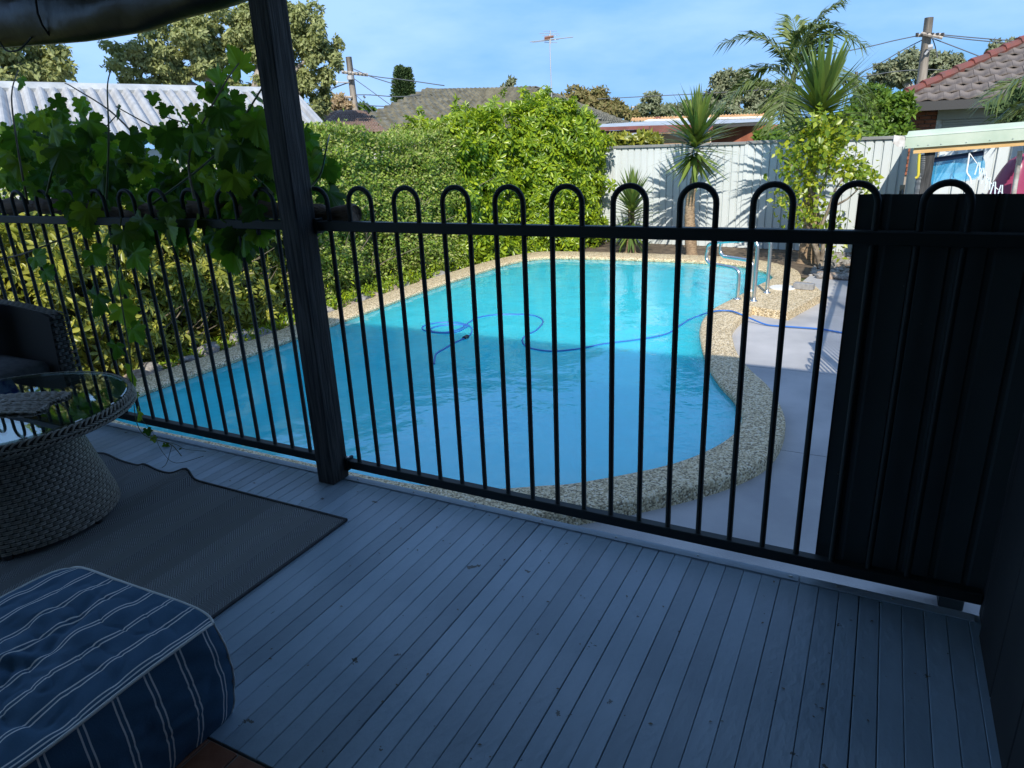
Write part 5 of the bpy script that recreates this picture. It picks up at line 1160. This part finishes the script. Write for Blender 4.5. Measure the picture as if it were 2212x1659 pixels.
for u, v in ((400,1128),(510,1118),(605,1115),(725,1108),(960,1092),(1180,1072),(1395,1058)):
    p = P(*c3(u, v), Y=YS-.003); MB().lathe([(.007,0), (.005,.004)], (0,0,0), 8).build('roof_screw', M['screw'], sh, base=(0,0,0)).location = p-wloc(sh)
pt = P(*c3(620,1200),Y=YS+.1); MB().bbox((pt[0]-.045,YS+.07,ZP), (pt[0]+.045,YS+.16,pt[2]+.05), .004).build('post', M['post_wood'], sh)
pd_ = P(*c3(562,1205),Y=YS+.1); pb_ = P(*c3(520,1440),Y=YS+.1)
MB().tube(catmull([pd_, P(*c3(560,1330),Y=YS+.1), P(*c3(545,1400),Y=YS+.1), pb_, pb_+np.array([0,0,-.5])], 14), [.030+.005*(i % 2) for i in range(57)], 10).build('flexible_downpipe', M['grey_pipe'], sh)
MB().tube(catmull([P(*c3(522,1195),Y=YS+.02), P(*c3(515,1300),Y=YS+.02), P(*c3(510,1400),Y=YS+.02), P(*c3(485,1425),Y=YS+.02)], 6), .013, 8).build('yellow_pipe', M['yellow_pipe'], sh, True)
# blue mesh bag on a bar
bg_ = thing('mesh_bag', 'sheer blue mesh bag hanging from a dark bar under the shelter', 'bag', tuple(P(*c3(880,1350),Y=YS+.2)))
MB().tube([P(*c3(640,1258),Y=YS+.2), P(*c3(1120,1190),Y=YS+.2)], .024, 8).build('bar', M['net_bar'], bg_)
topc = [(650,1262),(800,1245),(960,1222),(1100,1200)]; botc = [(640,1512),(760,1485),(900,1462),(1050,1435),(1130,1350)]
for off, sc2 in ((0,1), (.16,.93)):
    V = []; nu, nv = 24, 14
    for i in range(nu+1):
        s = i/nu; tu, tv_ = np.interp(s,[0,.33,.66,1],[q[0] for q in topc]), np.interp(s,[0,.33,.66,1],[q[1] for q in topc]); bu, bv = np.interp(s,[0,.25,.5,.85,1],[q[0] for q in botc]), np.interp(s,[0,.25,.5,.85,1],[q[1] for q in botc])
        for j in range(nv+1):
            k = j/nv; u, v = lerp(tu,bu,k)-18*math.sin(math.pi*k)*(1-2*s)*1.0, lerp(tv_,bv,k*sc2); V.append(P(*c3(u, v), Y=YS+.2+off*math.sin(math.pi*min(1,k*.9+.1))*.9+.02*math.sin(9*s+5*k)*math.sin(math.pi*k)))
    MB().add(V, [(i*(nv+1)+j, (i+1)*(nv+1)+j, (i+1)*(nv+1)+j+1, i*(nv+1)+j+1) for i in range(nu) for j in range(nv)]).build('mesh_cloth', M['blue_mesh'], bg_, True)
# line with pegs
ln_ = thing('clothes_line', 'white cord slanting down from the shelter beam', 'line', tuple(P(*c3(1000,1190),Y=YS-.05)))
MB().tube(catmull([P(*c3(x_, y_),Y=YS-.05) for x_, y_ in ((990,1190),(1060,1290),(1130,1390),(1200,1480),(1290,1560),(1400,1650))], 5), .004, 6).build('cord', M['rope'], ln_, True)
MB().tube(catmull([P(*c3(x_, y_),Y=YS-.06) for x_, y_ in ((990,1190),(975,1290),(965,1370),(995,1420),(1003,1478))], 6), .008, 6).build('loose_rope', M['rope'], ln_, True)
for i_, (x_, y_) in enumerate(((1070,1335),(1105,1385),(1130,1420),(1165,1475),(1215,1515),(1280,1545))):
    p = P(*c3(x_, y_), Y=YS-.06); pg = thing('clothes_peg', ORD[i_]+' pale peg from the shelter beam on the slanting cord', 'peg', tuple(p), 'pegs on the cord')
    for s in (-1,1): MB().add([p+np.array(q) for q in ((s*.002,-.006,.055),(s*.010,-.006,.055),(s*.024,-.006,-.055),(s*.013,-.006,-.055),(s*.002,.006,.055),(s*.010,.006,.055),(s*.024,.006,-.055),(s*.013,.006,-.055))], [(0,1,2,3),(7,6,5,4),(0,4,5,1),(1,5,6,2),(2,6,7,3),(3,7,4,0)]).build('prong', M['peg'], pg)
# kayak stood on end
ky = P(*c3(1340,1560),Y=YS+.9); kt = P(*c3(1452,1190),Y=YS+.9)
kk = thing('kayak', 'maroon plastic kayak standing on end against the fence', 'kayak', (ky[0], ky[1], ZP))
V = []; nz_ = 22; nn = 14; z0, z1 = ZP, kt[2]
for i in range(nz_+1):
    t_ = i/nz_; w = .235*math.sqrt(max(0, 1-max(0,(t_-.35)/.65)**2.4)); cxk = ky[0]-.03+.10*t_**2
    for j in range(nn): a = 2*math.pi*j/nn; V.append((cxk+w*math.cos(a)-.0, ky[1]+.16*math.sin(a)*(w/.235)**.7+.03*(math.cos(2*a)), z0+(z1-z0)*t_))
MB().add(V, [(i*nn+j, i*nn+(j+1) % nn, (i+1)*nn+(j+1) % nn, (i+1)*nn+j) for i in range(nz_) for j in range(nn)]).build('hull', M['kayak'], kk, True)
pl0, pl1 = P(*c3(1405,1550),Y=YS+.3), P(*c3(1465,1170),Y=YS+.3); wp = MB().tube([pl0+(pl0-pl1)*1.6, pl1], .022, 8).build('white_pole', M['gutter_white'], None, True, base=tuple(pl0)); tag(wp, 'thin white pole leaning in front of the maroon kayak', 'pole')

# ================================================================== UTILITY POLES AND WIRES
def pole(label, u0, v0, u1, v1, d, r):
    a, b_ = PD(u0, v0, d), PD(u1, v1, d); po = thing('utility_pole', label, 'pole', (b_[0], b_[1], -.53))
    ext = b_+(b_-a)/np.linalg.norm(b_-a)*3; MB().tube([ext, a], [r*1.15, r*.85], 10).build('pole', M['pole_wood'], po, True); return po
po1 = pole('grey timber utility pole with crossarm left of the pine', 753,123, 768,245, 37, .17)
def bar2(par, nm, m_, u0, v0, u1, v1, d, r): return MB().tube([PD(u0,v0,d), PD(u1,v1,d)], r, 6).build(nm, M[m_], par)
bar2(po1,'crossarm','pole_wood',738,155.5,795,162,36.8,.08); bar2(po1,'crossarm','pole_wood',747,210,760,210,36.8,.07)
for k in range(7): bar2(po1,'insulator','lamp_grey',741+8*k,156+.9*k,741.3+8*k,152+.9*k,36.7,.045)
bar2(po1,'lamp_arm','lamp_grey',757,178,727,178,36.8,.03); bar2(po1,'lamp_head','house_white',722,177,729,179,36.8,.09); bar2(po1,'transformer_box','lamp_grey',756,163,757,172,36.7,.16); bar2(po1,'cable_coil','cable',785,207,789,212,36.7,.05)
po2 = pole('weathered utility pole with street lamp right of the palm', 2007,38, 1990,182, 27, .15)
bar2(po2,'crossarm','pole_wood',1978,77,2040,75,26.8,.05); bar2(po2,'crossarm','pole_wood',1990,72,2036,82,26.7,.05)
for k in range(6): bar2(po2,'insulator','gutter_dark',1981+11*k,76,1981.4+11*k,71,26.7,.05)
bar2(po2,'lamp_arm','lamp_grey',1998,118,2010,103,26.7,.035); bar2(po2,'lamp_head','lamp_grey',2005,103,2015,101,26.7,.09)
po3 = pole('far green-tinged utility pole above the low roofs', 1376,228, 1376,262, 70, .28); bar2(po3,'crossarm','pole_wood',1364,232,1392,231,70,.10)
po4 = pole('short far utility pole left of the bright green tree', 1850,155, 1850,200, 60, .13)
wn = 0
def wire(label, pts, d0, d1, r):
    k = len(pts); q = [PD(u, v, lerp(d0, d1, i/(k-1))) for i, (u, v) in enumerate(pts)]
    o = MB().tube(catmull(q, 4), r, 4).build('power_line', M['cable'], None, True, base=tuple(q[0])); tag(o, label, 'wire', 'overhead power lines')
for lab, pts in (('wire from the pole top sloping down past the pine', ((762,148),(800,165),(853,182))), ('nearly level wire from the crossarm passing before the pine', ((790,162),(830,168),(870,172),(960,185))), ('wire from the pole middle sloping steeply to the mossy roof', ((762,168),(800,195),(850,232))), ('level service cable with a coil beside the timber pole', ((765,205),(800,205),(860,209),(910,205))), ('wire from the lower crossarm dropping to the mossy roof edge', ((768,205),(790,225),(810,246))), ('lowest level wire between the timber pole and mossy roof', ((768,222),(800,228),(840,230))), ('upper wire from the timber pole into the large gum tree', ((756,178),(735,185),(700,200))), ('lower twin wire from the timber pole into the large gum tree', ((755,176),(730,186),(698,195))), ('short steep wire from the timber pole to the red-brown roof', ((768,225),(785,235),(795,247)))): wire(lab, pts, 37, 33 if pts[-1][0] > 760 else 44, .020)
for lab, pts in (('upper wire from the lamp pole to the feathery palm', ((1978,78),(1930,88),(1880,100),(1790,118))), ('thick cable sloping from the lamp pole behind the palm', ((1995,85),(1950,108),(1900,137),(1836,168),(1780,190))), ('lower wire from the lamp pole across the bright green tree', ((1998,150),(1930,155),(1850,168),(1700,190))), ('top wire from the lamp pole crossing over the brick house roof', ((2036,75),(2100,81),(2212,90))), ('second wire from the lamp pole crossing over the brick house roof', ((2036,78),(2100,86),(2212,96))), ('cable from the lamp pole down to the red roof ridge', ((2012,82),(2060,100),(2122,124))), ('short loop of wire hanging beside the street lamp', ((2012,78),(2020,100),(2025,125))), ('low level wire between the lamp pole and the red ridge', ((2000,150),(2050,152),(2110,155)))): wire(lab, pts, 27, 27, .015)
wire('long thin wire crossing above the low brick house', ((1290,214),(1400,208),(1500,203),(1620,196),(1760,186)), 34, 30, .016)
wire('long thin wire crossing above the far tree line', ((1376,232),(1450,228),(1560,225),(1660,222)), 70, 60, .025)
